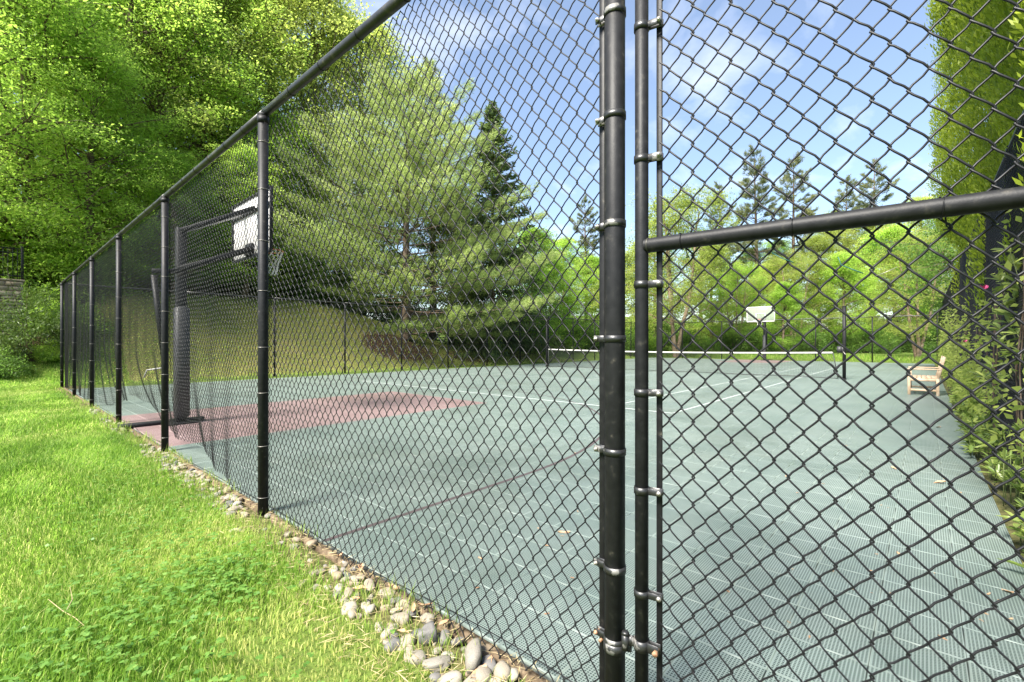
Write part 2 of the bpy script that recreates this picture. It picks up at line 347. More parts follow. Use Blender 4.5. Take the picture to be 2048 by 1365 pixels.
class MB:
    """collects boxes, tubes and free faces into one mesh"""
    def __init__(s): s.V = []; s.Q = []; s.T = []; s.n = 0
    def add(s, V, Q=None, T=None):
        V = np.asarray(V, float).reshape(-1, 3)
        if Q is not None and len(Q): s.Q.append(np.asarray(Q, int).reshape(-1, 4) + s.n)
        if T is not None and len(T): s.T.append(np.asarray(T, int).reshape(-1, 3) + s.n)
        s.V.append(V); s.n += len(V); return s
    def box(s, c, size, rot=None, ch=0.0):
        """box with chamfered vertical and horizontal edges when ch > 0"""
        x, y, z = (np.asarray(size, float) / 2)
        if ch <= 0:
            V = np.array([[a * x, b_ * y, d * z] for d in (-1, 1) for b_ in (-1, 1) for a in (-1, 1)])
            Q = [[0, 2, 3, 1], [4, 5, 7, 6], [0, 1, 5, 4], [2, 6, 7, 3], [0, 4, 6, 2], [1, 3, 7, 5]]
        else:
            ch = min(ch, x * .9, y * .9, z * .9)
            def ring(hx, hy, hz):
                k = ch * .6
                return [[-hx + k, -hy, hz], [hx - k, -hy, hz], [hx, -hy + k, hz], [hx, hy - k, hz], [hx - k, hy, hz], [-hx + k, hy, hz], [-hx, hy - k, hz], [-hx, -hy + k, hz]]
            rs_ = [ring(x - ch, y - ch, -z), ring(x, y, -z + ch), ring(x, y, z - ch), ring(x - ch, y - ch, z)]
            V = np.array(sum(rs_, []))
            Q = [[a * 8 + i, a * 8 + (i + 1) % 8, (a + 1) * 8 + (i + 1) % 8, (a + 1) * 8 + i] for a in range(3) for i in range(8)]
            Q += [[24, 25, 26, 27], [24, 27, 28, 31], [28, 29, 30, 31], [3, 2, 1, 0], [7, 4, 3, 0], [7, 6, 5, 4]]
        if rot is not None: V = V @ np.array(rot).T
        return s.add(V + np.asarray(c, float), Q)
    def bar(s, a, b, w, h, ch=0.0, up=(0, 0, 1)):
        """box beam from a to b, w wide, h high"""
        a = np.asarray(a, float); b = np.asarray(b, float); d = b - a; L = np.linalg.norm(d); d /= L
        up = np.asarray(up, float)
        if abs(d @ up) > .98: up = np.array([1., 0, 0])
        sx = np.cross(up, d); sx /= np.linalg.norm(sx); u = np.cross(d, sx)
        return s.box((a + b) / 2, (L, w, h), np.stack([d, sx, u], 1), ch)
    def tube(s, P, r, sides=8, cap=True, ref=(0.13, 0.31, 0.94)):
        P = np.asarray(P, float); n = len(P)
        r = np.broadcast_to(np.asarray(r, float), (n,))
        V, Q = sweep(P[None], r[None], sides, ref)
        T = []
        if cap:
            V = np.concatenate([V, P[:1], P[-1:]])
            a, b_ = len(V) - 2, len(V) - 1
            T = [[a, (i + 1) % sides, i] for i in range(sides)] + [[b_, (n - 1) * sides + i, (n - 1) * sides + (i + 1) % sides] for i in range(sides)]
        return s.add(V, Q, T)
    def ring(s, c, R_, r, axis='Z', n=16, sides=6, z_squash=1.0, arc=(0, 2 * math.pi)):
        a = np.linspace(arc[0], arc[1], n + 1)
        P = np.stack([np.cos(a) * R_, np.sin(a) * R_, a * 0], 1)
        if axis == 'X': P = P[:, [2, 0, 1]]
        if axis == 'Y': P = P[:, [0, 2, 1]]
        return s.tube(P + np.asarray(c, float), r, sides, arc != (0, 2 * math.pi), (.01, .02, 1) if axis == 'Z' else ((1, .01, .02) if axis == 'X' else (.01, 1, .02)))
    def collar(s, c, r0, r1, h, n=20):
        """flat band round a vertical pipe: outer wall, top and bottom lips"""
        a = np.linspace(0, 2 * math.pi, n, endpoint=False); cs = np.stack([np.cos(a), np.sin(a)], 1)
        prof = [(r0, -h / 2), (r1, -h / 2), (r1, h / 2), (r0, h / 2)]
        V = np.concatenate([np.concatenate([cs * r, np.full((n, 1), z)], 1) for r, z in prof])
        Q = [[k * n + i, k * n + (i + 1) % n, (k + 1) * n + (i + 1) % n, (k + 1) * n + i] for k in range(3) for i in range(n)]
        return s.add(V + np.asarray(c, float), Q)
    def mesh(s, name, mat, smooth=False, attrs=None):
        return make_mesh(name, np.concatenate(s.V), np.concatenate(s.Q) if s.Q else None, np.concatenate(s.T) if s.T else None, mat, attrs, smooth)
    def build(s, name, mat, parent=None, smooth=False, **k):
        o = obj(name, s.mesh(name, mat, smooth), parent, **k)
        return o

def sweep(P, r, sides, ref):
    """tubes along many paths of equal length: P (m,n,3), r (m,n) -> verts, quads"""
    m, n, _ = P.shape
    T = np.empty_like(P); T[:, 1:-1] = P[:, 2:] - P[:, :-2]; T[:, 0] = P[:, 1] - P[:, 0]; T[:, -1] = P[:, -1] - P[:, -2]
    T /= np.linalg.norm(T, axis=2, keepdims=True) + 1e-12
    ref = np.asarray(ref, float)
    A = np.cross(T, ref); A /= np.linalg.norm(A, axis=2, keepdims=True) + 1e-9
    B = np.cross(T, A)
    a = np.arange(sides) * 2 * math.pi / sides
    V = P[:, :, None] + r[:, :, None, None] * (A[:, :, None] * np.cos(a)[None, None, :, None] + B[:, :, None] * np.sin(a)[None, None, :, None])
    idx = np.arange(m * n * sides).reshape(m, n, sides)
    q = np.stack([idx[:, :-1], np.roll(idx, -1, 2)[:, :-1], np.roll(idx, -1, 2)[:, 1:], idx[:, 1:]], -1)
    return V.reshape(-1, 3), q.reshape(-1, 4)

def smooth01(a, b, x):
    t = np.clip((np.asarray(x, float) - a) / (b - a), 0, 1)
    return t * t * (3 - 2 * t)

# ------------------------------------------------------------------ terrain
FX = 1.41            # the near fence runs along Y at this x
RY = -0.70           # the right fence runs along X at this y
LY = 19.15           # the long side fence opposite
EX = 40.0            # the far end fence
CX0, CY0, TP = 1.478, -0.436, 0.3048
NX, NY = 124, 61
CX1, CY1 = CX0 + NX * TP, CY0 + NY * TP
HOOP_Y = CY0 + 31 * TP

def ground_h(x, y):
    x = np.asarray(x, float); y = np.asarray(y, float)
    hn = (1.35 + 2.2 * smooth01(-0.3, 4.0, x)) * (1 - 0.80 * smooth01(11, 25, x))
    h = hn * smooth01(19.7, 26.0, y)
    h = h + smooth01(25, 48, y) * 4.5 * (1 - smooth01(8, 30, x))
    h = h + smooth01(25.0, 25.5, y) * 1.9 * (1 - smooth01(0.6, 2.2, x))
    h = h + 4.5 * smooth01(36, 70, y) * smooth01(5, 25, x) + 4.0 * smooth01(62, 110, x) + 0.35 * smooth01(42, 60, x) + 0.03 * np.sin(x * .7) * np.sin(y * .6) * smooth01(20, 24, y)
    inside = smooth01(1.36, 1.46, x) * (1 - smooth01(CX1 + .05, CX1 + .3, x)) * smooth01(-.6, -.45, y) * (1 - smooth01(CY1 + .02, CY1 + .25, y))
    h = h - 0.05 * inside
    return h

def axis_pts(parts):
    return np.unique(np.concatenate([np.arange(a, b, s) for a, b, s in parts]).round(3))
gx = axis_pts([(-700, -60, 40), (-60, -10, 4), (-10, 0, .6), (0, 1.2, .2), (1.2, 1.7, .06), (1.7, 3, .3), (3, 38, .7), (38, 41, .3), (41, 90, 2.5), (90, 760, 45)])
gy = axis_pts([(-700, -60, 40), (-60, -8, 4), (-8, -1.4, .6), (-1.4, -.2, .1), (-.2, 17, .6), (17, 28, .25), (28, 60, 1.2), (60, 100, 4), (100, 760, 45)])
X, Y = np.meshgrid(gx, gy, indexing='ij')
Z = ground_h(X, Y)
V = np.stack([X, Y, Z], -1).reshape(-1, 3)
I = np.arange(len(V)).reshape(len(gx), len(gy))
Q = np.stack([I[:-1, :-1], I[1:, :-1], I[1:, 1:], I[:-1, 1:]], -1).reshape(-1, 4)
def blob(x, y, cx, cy, rx, ry):
    return np.clip(1.6 - np.sqrt(((x - cx) / rx) ** 2 + ((y - cy) / ry) ** 2) * 1.1, 0, 1)
vx, vy = V[:, 0], V[:, 1]
mul = np.maximum.reduce([blob(vx, vy, 15.5, 22.3, 2.3, 1.3), blob(vx, vy, 20.5, 21.8, 1.6, 1.1), blob(vx, vy, 27, 23, 2, 1.2), blob(vx, vy, 17.5, 26.5, 4.5, 1.6),
                         blob(vx, vy, 44.5, -.3, 3.2, 1.5), blob(vx, vy, 45, 16.0, 2.6, 2.0), blob(vx, vy, -1.3, 22.6, 1.7, 1.1), blob(vx, vy, 0.3, 24.0, 1.6, .8), smooth01(0.7, 1.2, -vy) * smooth01(1.2, 2, vx) * (1 - smooth01(38, 41, vx)),
                         smooth01(27, 31, vy) * (1 - smooth01(10, 20, vx))])
soil = np.clip(smooth01(1.12, 1.28, vx) * (1 - smooth01(1.6, 2, vx)) * (1 - smooth01(19, 21, vy)) + smooth01(.36, .5, -vy) * (1 - smooth01(1.1, 1.4, -vy)) * smooth01(1.0, 1.6, vx) * (1 - smooth01(38, 41, vx)), 0, 1)
tan = smooth01(19.2, 20.2, vy) * smooth01(1.5, 3, vx) * (1 - smooth01(28, 34, vx)) * .56 + .42 * smooth01(39, 40.5, vx) * (1 - smooth01(41.5, 44, vx))
tag(obj('lawn_ground', make_mesh('lawn_ground', V, Q, None, 'ground', {'tan': tan, 'soil': soil, 'mulch': mul}, True)), 'lawn and grassy bank round the court', None, None, 'structure')

# ------------------------------------------------------------------ court
TT = 0.014           # tile top
slab = MB().box(((CX0 + CX1) / 2, (CY0 + CY1) / 2, -0.03), (CX1 - CX0 + .01, CY1 - CY0 + .01, 0.06)).build('court_floor', 'slab')
tag(slab, 'green plastic tiled tennis and basketball court', None, None, 'structure')
def tile_geo():
    g, c, b_ = 0.0012, 0.0026, 0.0065
    h = TP / 2
    def ring(i, z): return [[-h + i, -h + i, z], [h - i, -h + i, z], [h - i, h - i, z], [-h + i, h - i, z]]
    V = np.array(ring(g, 0.0) + ring(g, TT - c) + ring(g + c, TT) + ring(b_, TT))
    Q = [[k * 4 + i, k * 4 + (i + 1) % 4, (k + 1) * 4 + (i + 1) % 4, (k + 1) * 4 + i] for k in range(3) for i in range(4)]
    V = np.concatenate([V, np.array(ring(b_, TT))]); Q += [[16, 17, 18, 19]]
    at = np.array([0] * 16 + [1] * 4, float)
    return V, np.array(Q), at
TV, TQ, TA = tile_geo()
def is_red(i, j):
    return 25 <= j < 37 and (i < 19 or i >= NX - 19)
tile_me = {False: make_mesh('tile', TV, TQ, None, 'tile_green', {'open': TA}), True: make_mesh('tile_red', TV, TQ, None, 'tile_red', {'open': TA})}
cells = []
fw = np.array([math.cos(R(YAW)), math.sin(R(YAW))]); rt_ = np.array([math.sin(R(YAW)), -math.cos(R(YAW))])
rest = {False: [], True: []}
for i in range(NX):
    for j in range(NY):
        c = np.array([CX0 + (i + .5) * TP, CY0 + (j + .5) * TP])
        d = c @ fw; s = c @ rt_
        vis = d > 0.9 and abs(s / d) < 1.13
        cells.append((d if vis else 999, i, j, c))
cells.sort(key=lambda t: t[0])
for k, (d, i, j, c) in enumerate(cells):
    if k < 300:
        obj('tile', tile_me[is_red(i, j)], slab, (c[0], c[1], 0.0 + random.uniform(-.0006, .0006)))
    else:
        rest[is_red(i, j)].append(c)
for red, cs in rest.items():
    cs = np.array(cs); n = len(cs)
    VV = (TV[None] + np.concatenate([cs, np.zeros((n, 1))], 1)[:, None]).reshape(-1, 3)
    QQ = (TQ[None] + (np.arange(n) * len(TV))[:, None, None]).reshape(-1, 4)
    tag(obj('distant_tiles', make_mesh('distant_tiles', VV, QQ, None, 'tile_red' if red else 'tile_green', {'open': np.tile(TA, n)}), slab), kind='stuff')

LZ = TT + 0.003
def strip(name, a, b, w, mat):
    a = np.array(a, float); b = np.array(b, float); d = b - a; d /= np.linalg.norm(d); n = np.array([-d[1], d[0]]) * w / 2
    P = [a + n, a - n, b - n, b + n]
    return obj(name, make_mesh(name, [[p[0], p[1], LZ] for p in P], [[0, 1, 2, 3]], None, mat), slab)
NETX = (CX0 + CX1) / 2
bl, dsd, ssd, sv = 11.885, 5.485, 4.115, 6.4
for sx in (-1, 1):
    strip('painted_line', (NETX + sx * bl, HOOP_Y - dsd), (NETX + sx * bl, HOOP_Y + dsd), .08, 'white_paint')
    strip('painted_line', (NETX + sx * sv, HOOP_Y - ssd + .03), (NETX + sx * sv, HOOP_Y + ssd - .03), .05, 'white_paint')
for sy in (-1, 1):
    strip('painted_line', (NETX - bl + .045, HOOP_Y + sy * dsd), (NETX + bl - .045, HOOP_Y + sy * dsd), .05, 'white_paint')
    strip('painted_line', (NETX - bl + .045, HOOP_Y + sy * ssd), (NETX + bl - .045, HOOP_Y + sy * ssd), .05, 'white_paint')
strip('painted_line', (NETX - sv + .03, HOOP_Y), (NETX + sv - .03, HOOP_Y), .05, 'white_paint')
def arc_line(cx, sgn):
    a = np.linspace(-math.pi / 2, math.pi / 2, 60); r0, r1 = 6.0, 6.042
    c = np.stack([np.cos(a) * sgn, np.sin(a)], 1)
    o_ = np.array([cx, HOOP_Y])
    end = CX0 if sgn > 0 else CX1
    P0 = np.concatenate([[[end, HOOP_Y - r0]], o_ + c * r0, [[end, HOOP_Y + r0]]]); P1 = np.concatenate([[[end, HOOP_Y - r1]], o_ + c * r1, [[end, HOOP_Y + r1]]])
    n = len(P0); z = TT + .0015
    V = np.concatenate([np.c_[P0, np.full(n, z)], np.c_[P1, np.full(n, z)]])
    Q = [[i, i + n, i + n + 1, i + 1] if sgn > 0 else [i, i + 1, i + n + 1, i + n] for i in range(n - 1)]
    obj('painted_line', make_mesh('painted_line', V, Q, None, 'brown_paint'), slab)
arc_line(3.5, 1); arc_line(CX0 + CX1 - 3.5, -1)

# rotting timber edge under the near fence
for k in range(6):
    y0 = 0.9 + k * 3.05
    bm_ = MB(); n = 14
    ys = np.linspace(y0, y0 + 3.02, n); V = []
    for y in ys:
        w = .045 + random.uniform(-.008, .012); t = random.uniform(-.012, .012)
        V += [[CX0 - .006 - w * 1.2, y, -.04], [CX0 - .006 - w, y, .006 + t], [CX0 - .02, y, .012 + t * .6], [CX0 - .006, y, -.03]]
    Q = [[a * 4 + i, a * 4 + i + 1, a * 4 + 5 + i, a * 4 + 4 + i] for a in range(n - 1) for i in range(3)]
    bm_.add(V, Q)
    tag(bm_.build('timber_edging', 'timber'), ['rotting brown timber edging beside the gate post'] [0] if k == 0 else 'rotting brown timber edging along the court, %s length from the gate' % ['', 'second', 'third', 'fourth', 'fifth', 'sixth'][k], 'edging', 'timber edging lengths')

# ------------------------------------------------------------------ chain-link fabric
def chainlink(width, height, W=.0715, H=.0865, d=.0052, sub=(0, .12, .5, .88), sides=5, deform=None, z0=0.03):
    """woven wires: each is a flattened zigzag spiral hooked into its neighbours; local x along the fence, y its thickness, z up"""
    m = int(width / (W / 2)); js = int(height / (H / 2))
    u = np.array(sub, float); ns_ = len(u)
    j = np.repeat(np.arange(js), ns_); uu = np.tile(u, js)
    j = np.append(j, js); uu = np.append(uu, 0.0)
    k = np.arange(m)[:, None]
    sg = np.where((j[None] + k) % 2 == 0, 1.0, -1.0)
    amp = W / 4 + d * .42
    s = (k + .5) * (W / 2) + sg * amp * ((1 - 2 * uu) * .72 + np.cos(np.pi * uu) * .28)[None]
    n = -sg * (d * .75) * np.sin(np.pi * uu)[None] * 1.0
    z = z0 + (j + uu)[None] * (H / 2) + 0 * s
    s = s * (width / (m * W / 2))
    s = s + RN.normal(0, .0012, (m, 1)); z = z + RN.normal(0, .0009, z.shape)
    P = np.stack([s, n, z], -1)
    if deform: P = deform(P)
    return sweep(P, np.full(P.shape[:2], d / 2), sides, (0.03, 1.0, 0.02))

def fabric(name, parent, geo, loc=None, rot=None):
    o = obj(name, make_mesh(name, geo[0], geo[1], None, 'vinyl', None, True) if isinstance(geo, tuple) else geo, parent, loc, rot)
    return tag(o, kind='stuff')

POST_R = .0375
def pipe(h, r, cap=True, n=18, z0=-.1):
    b_ = MB(); b_.tube([(0, 0, z0), (0, 0, h * .5), (0, 0, h)], r, n, cap); return b_
line_post_me = pipe(3.09, POST_R).mesh('post', 'post', True)
cap_b = MB(); cap_b.collar((0, 0, 3.065), POST_R, POST_R + .005, .05); cap_b.collar((0, 0, 3.10), .012, POST_R + .004, .02); cap_b.tube([(0, 0, 3.08), (0, 0, 3.115)], [POST_R, .02], 14)
cap_me = cap_b.mesh('post_cap', 'post')
tie_b = MB(); tie_b.ring((0, 0, 0), POST_R + .002, .0019, n=18, sides=5); tie_b.tube([(POST_R, 0, 0), (POST_R + .02, .012, .006)], .0019, 5)
tie_me = tie_b.mesh('tie_wire', 'bolt')

def line_post(parent, x, y, z=0, ties=True, seed=0):
    p = obj('post', line_post_me, parent, (x, y, z))
    obj('post_cap', cap_me, p)
    if ties:
        rr = random.Random(seed)
        for k in range(8):
            obj('tie_wire', tie_me, p, (0, 0, .16 + k * .39 + rr.uniform(-.03, .03)), (rr.uniform(-.06, .06), rr.uniform(-.06, .06), 0))
    return p

def rail(parent, a, b, r=.028, name='top_rail', mat='rail', n=12, sag=0.0):
    a = np.array(a, float); b = np.array(b, float)
    P = [a + (b - a) * t + np.array([0, 0, -sag * 4 * t * (1 - t)]) for t in np.linspace(0, 1, 7)]
    q = MB().tube(P, r, n); return q.build(name, mat, parent, True)

# ---- near fence (left of the gate)
PY = [0.787 + 3.058 * k for k in range(7)]
fence = thing('chain_link_fence', 'black chain-link fence with sagging mesh between lawn and court', 'fence', (FX, PY[0], 0))
MOFF = POST_R + .009
def deform_for(k):
    def f(P):
        s, n, z = P[..., 0], P[..., 1].copy(), P[..., 2].copy()
        w = 3.058; a = s / w
        if k == 0:
            t = np.clip(1 - z / .5, 0, 1)
            n -= .045 * t ** 1.4 * (1 - smooth01(.5, 1.0, a)); n += .012 * np.sin(s * 2.1) * np.sin(z * 1.6)
            z = z + .02 * t * np.sin(s * 7.0) - .015 * t
        else:
            t = np.clip(1 - z / 1.3, 0, 1)
            if k == 1:
                B = .15 * smooth01(.25, .8, a) * (1 - .55 * smooth01(.85, 1, a)); L = .13 * smooth01(.3, .85, a)
            elif k == 2:
                B = .10 + .13 * np.sin(np.pi * np.clip(a, 0, 1)); L = .10 + .34 * smooth01(.2, .95, a)
            elif k == 3:
                B = .07 + .12 * np.sin(np.pi * np.clip(a, 0, 1)); L = .34 - .30 * smooth01(.0, .85, a)
            else:
                B = .05 - .10 * np.sin(np.pi * np.clip(a, 0, 1)); L = .04 + 0 * a
            n += B * t ** 1.5; z = z + L * t ** 1.7
            env = np.sin(np.pi * np.clip(a, 0, 1)) ** .5 * np.clip(1.08 - z / 2.6, 0.06, 1) ** 1.3
            n += env * (.035 * np.sin(s * 11 + z * 1.3 + k) + .028 * np.sin(s * 5.2 - z * 2.2 + 2 * k) ) * (0.3 if k == 1 else .34)
            z = z + env * .02 * np.sin(s * 6 + k)
        return np.stack([s, n, z], -1)
    return f
for k in range(6):
    if k == 0: g = dict(sub=(0, .12, .5, .88), sides=5, d=.0052)
    elif k == 1: g = dict(sub=(0, .2, .8), sides=4, d=.0050)
    else: g = dict(sub=(0, .5), sides=3, d=.0042)
    geo = chainlink(3.058 - (.075 if k == 0 else 0), 3.09, deform=deform_for(k), **g)
    # local x -> world +Y, local y -> world -X ; the fabric hangs on the court side
    V = geo[0]; V = np.stack([-(-V[:, 1]) + 0, V[:, 0], V[:, 2]], 1)
    fabric('chain_link_mesh', fence, (V, geo[1]), (MOFF, PY[k] - PY[0] + (.075 if k == 0 else 0), 0))
for k in range(1, 7):
    line_post(fence, 0, PY[k] - PY[0], seed=k)
for k in range(6):
    rail(fence, (0.012, PY[k] - PY[0] + (.035 if k == 0 else .002), 3.125), (.012, PY[k + 1] - PY[0] - .002, 3.125), .030)
# bottom tension wire, loose
P = []
for t in np.linspace(0, 1, 90):
    y = .07 + t * (PY[6] - PY[0] - .07); P.append((MOFF + .01 + .012 * math.sin(y * 3.1), y, .035 + .015 * math.sin(y * 2.3)))
MB().tube(P, .0024, 5).build('tension_wire', 'vinyl', fence, True)
# rail ties
rt_me = MB().ring((0, 0, 0), .032, .0018, axis='Y', n=16, sides=5).mesh('rail_tie', 'vinyl')
for k in range(40):
    obj('rail_tie', rt_me, fence, (.012, .3 + k * .455, 3.125), (0, 0, random.uniform(-.15, .15)))

def band_parts(parent, z, r, ang, reach, bolt='bolt', h=.022):
    """tension band: collar, two ears towards the tension bar and a bolt through them; ang is where the ears point"""
    b_ = MB(); b_.collar((0, 0, z), r - .001, r + .0035, h)
    c, s_ = math.cos(ang), math.sin(ang)
    rot = np.array([[c, -s_, 0], [s_, c, 0], [0, 0, 1]])
    for q in (-1, 1):
        b_.box(np.array([c, s_, 0]) * (r + reach / 2) + np.array([-s_, c, 0]) * q * .0085 + np.array([0, 0, z]), (reach, .003, h), rot, .0012)
    o = b_.build('tension_band', 'band', parent)
    bb = MB(); e = np.array([c, s_, 0]) * (r + reach - .010) + np.array([0, 0, z]); nn = np.array([-s_, c, 0])
    bb.tube([e - nn * .020, e + nn * .022], .0042, 8)
    bb.tube([e - nn * .0175, e - nn * .0105], .0080, 6); bb.tube([e + nn * .0105, e + nn * .0165], .0076, 6)
    bb.build('bolt', bolt, o)
    return o

# gate post
gp = pipe(3.25, .0345, n=28).build('gate_post', 'post', fence, True)
obj('post_cap', MB().tube([(0, 0, 3.24), (0, 0, 3.275), (0, 0, 3.295)], [.038, .036, .012], 20).mesh('post_cap', 'post', True), gp)
for z in (2.83, 2.452, 2.103, 1.737, 1.349, .967, .571, .33):
    band_parts(gp, z, .0345, math.pi / 2, .036 + .006 * (z < 1.5), 'rust' if z < .5 else 'bolt')
tb = MB(); tb.box((.012, .056, 1.57), (.006, .021, 3.04), None, .002); tb.build('tension_bar', 'post', fence)

# ---- gate leaf, a little ajar
GA = math.radians(4.6)
gate = thing('court_gate', 'tall black chain-link gate standing slightly ajar beside its post', 'gate', (FX + .006, .692, 0), -math.pi / 2 + GA)
# local x runs along the leaf, away from the hinge; local y points into the court
GW = 1.16; GR = .0215
gu = MB().tube([(0, 0, .06), (0, 0, 1.6), (0, 0, 3.10)], GR, 24).build('upright', 'post', gate, True)
MB().tube([(GW, 0, .06), (GW, 0, 3.10)], GR, 20).build('upright', 'post', gate, True)
for z, nm in ((3.10, 'top_rail'), (1.650, 'middle_rail'), (.085, 'bottom_rail')):
    MB().tube([(GR * .6, 0, z), (GW * .5, 0, z), (GW - GR * .6, 0, z)], .0232, 24, False).build(nm, 'post', gate, True)
wb = MB(); wb.ring((.0235, 0, 1.650), .0225, .0030, axis='X', n=24, sides=6); wb.build('weld_bead', 'rail', gate, True)
GM = GR + .006
def gdef(P):
    P = P.copy(); P[..., 1] += .008 * np.sin(P[..., 0] * 5) * np.sin(P[..., 2] * 2.2); return P
geo = chainlink(GW - .10, 3.02, deform=gdef, z0=.05, d=.0056, sub=(0, .1, .3, .7, .9), sides=6)
fabric('chain_link_mesh', gate, geo, (.046, GM, 0))
for xx in (.050, GW - .050):
    MB().box((xx, GM - .002, 1.58), (.019, .006, 2.98), None, .002).build('tension_bar', 'post', gate)
for z in (2.80, 2.365, 1.934, 1.525, 1.173, .854, .518):
    band_parts(gate, z, GR, 0.12, .046)
    o = band_parts(gate, z, GR, math.pi - .12, .046); o.location = (GW, 0, 0)
def tie(parent, x, z, r, tail):
    b_ = MB(); a = np.linspace(-.5, 5.6, 22)
    P = [(x + .006 * k / 22, math.sin(q) * r, z + math.cos(q) * r) for k, q in enumerate(a)]
    P += [(x + .014, r * .9, z - r - .014), (x + .02, r * .8, z - r - .022), (x + .008 + tail, r * .6, z - r - .024)]
    b_.tube(P, .0017, 6); return b_.build('tie_wire', 'vinyl', parent, True)
for x in (.125, .42, .72, 1.0):
    tie(gate, x, 1.650, .0255, random.uniform(-.01, .01)); tie(gate, x, .085, .0255, 0); tie(gate, x, 3.10, .0255, 0)
# hinge
hz = .355
hb = MB(); hb.collar((0, 0, hz - .005), GR - .001, GR + .004, .034); hb.box((.034, -.009, hz - .005), (.05, .003, .032), None, .001); hb.box((.034, .009, hz - .005), (.05, .003, .032), None, .001)
hb.tube([(-.047, -.022, hz - .03), (-.047, -.022, hz + .022)], .0125, 16); hb.tube([(-.047, -.022, hz + .021), (-.047, -.022, hz + .030)], [.014, .010], 16)
hb.bar((-.043, -.022, hz), (-.018, -.012, hz), .004, .030); hb.bar((-.043, -.014, hz), (-.018, -.002, hz), .004, .030)
ho = hb.build('hinge', 'band', gate)
MB().tube([(.052, -.028, hz - .006), (.052, .018, hz - .006)], .0045, 8).tube([(.052, -.027, hz - .006), (.052, -.013, hz - .006)], .009, 6).build('bolt', 'rust', ho)
hb2 = MB(); hb2.collar((0, 0, hz - .045), .0335, .0385, .030); hb2.bar((.020, -.030, hz - .045), (.022, -.050, hz - .045), .012, .028)
ho2 = hb2.build('hinge_bracket', 'band', gp)
MB().tube([(-.012, .052, hz - .05), (.022, .052, hz - .05)], .0055, 8).build('bolt', 'rust', ho2)
# loose green garden ties left in the gate mesh
def gpt(x, z, y=GM): return (x, y, z)
for i, (pts, mt, lab) in enumerate([
    ([(.372, 1.590), (.395, 1.572), (.425, 1.556)], 'green_tie', 'short green garden tie in gate mesh, nearer the hinge'),
    ([(.525, 1.560), (.532, 1.538), (.555, 1.525), (.578, 1.512)], 'green_tie', 'green garden tie hooked in gate mesh below the second tie wire'),
    ([(.60, 1.502), (.62, 1.510), (.645, 1.522)], 'bolt', 'short pale wire end lying in the gate mesh')]):
    c_, s_ = math.cos(-math.pi / 2 + GA), math.sin(-math.pi / 2 + GA)
    P = []
    for (x, z) in pts:
        lx, ly = x, GM - .008
        P.append((FX + .006 + c_ * lx - s_ * ly, .692 + s_ * lx + c_ * ly, z))
    tag(MB().tube(P, .0007 if mt == 'bolt' else .0014, 6).build('garden_tie', mt, None, True), lab, 'tie')

# ---- other fences: shared fabric panels
near_me = make_mesh('chain_link_mesh', *chainlink(3.05, 3.30, sub=(0, .5), sides=4, d=.0050), None, 'vinyl')
far_me = make_mesh('chain_link_mesh', *chainlink(3.05, 3.00, sub=(0,), sides=3, d=.0042), None, 'vinyl')
def plain_fence(name, label, start, ang, n, w=3.05, h=3.06, me=None, ties=False, near=0, side=1):
    f = thing(name, label, 'fence', start, ang)
    for k in range(n + 1):
        p = line_post(f, k * w, 0, 0, ties and k < near, k)
        if h > 3.1: p.scale = (1, 1, h / 3.06)
    for k in range(n):
        fabric('chain_link_mesh', f, me if k >= near else near_me, (k * w, side * MOFF, 0), None).scale = (w / 3.05, 1, (h / 3.06) if k >= near else (h - .06) / 3.30)
        rail(f, (k * w + .002, 0, h + .035), ((k + 1) * w - .002, 0, h + .035), .028)
    return f
rfence = plain_fence('chain_link_fence', 'black chain-link fence with vines under the tall arborvitae', (FX + .02, RY, 0), 0, 13, 2.968, 3.42, far_me, True, 5)
sfence = plain_fence('chain_link_fence', 'far long black chain-link fence at the foot of the grassy bank', (FX + .1, LY, 0), 0, 13, 2.968, 3.06, far_me, side=-1)
efence = plain_fence('chain_link_fence', 'distant black chain-link fence behind the far basketball hoop', (EX, LY - .12, 0), -math.pi / 2, 6, 3.27, 3.06, far_me, side=-1)

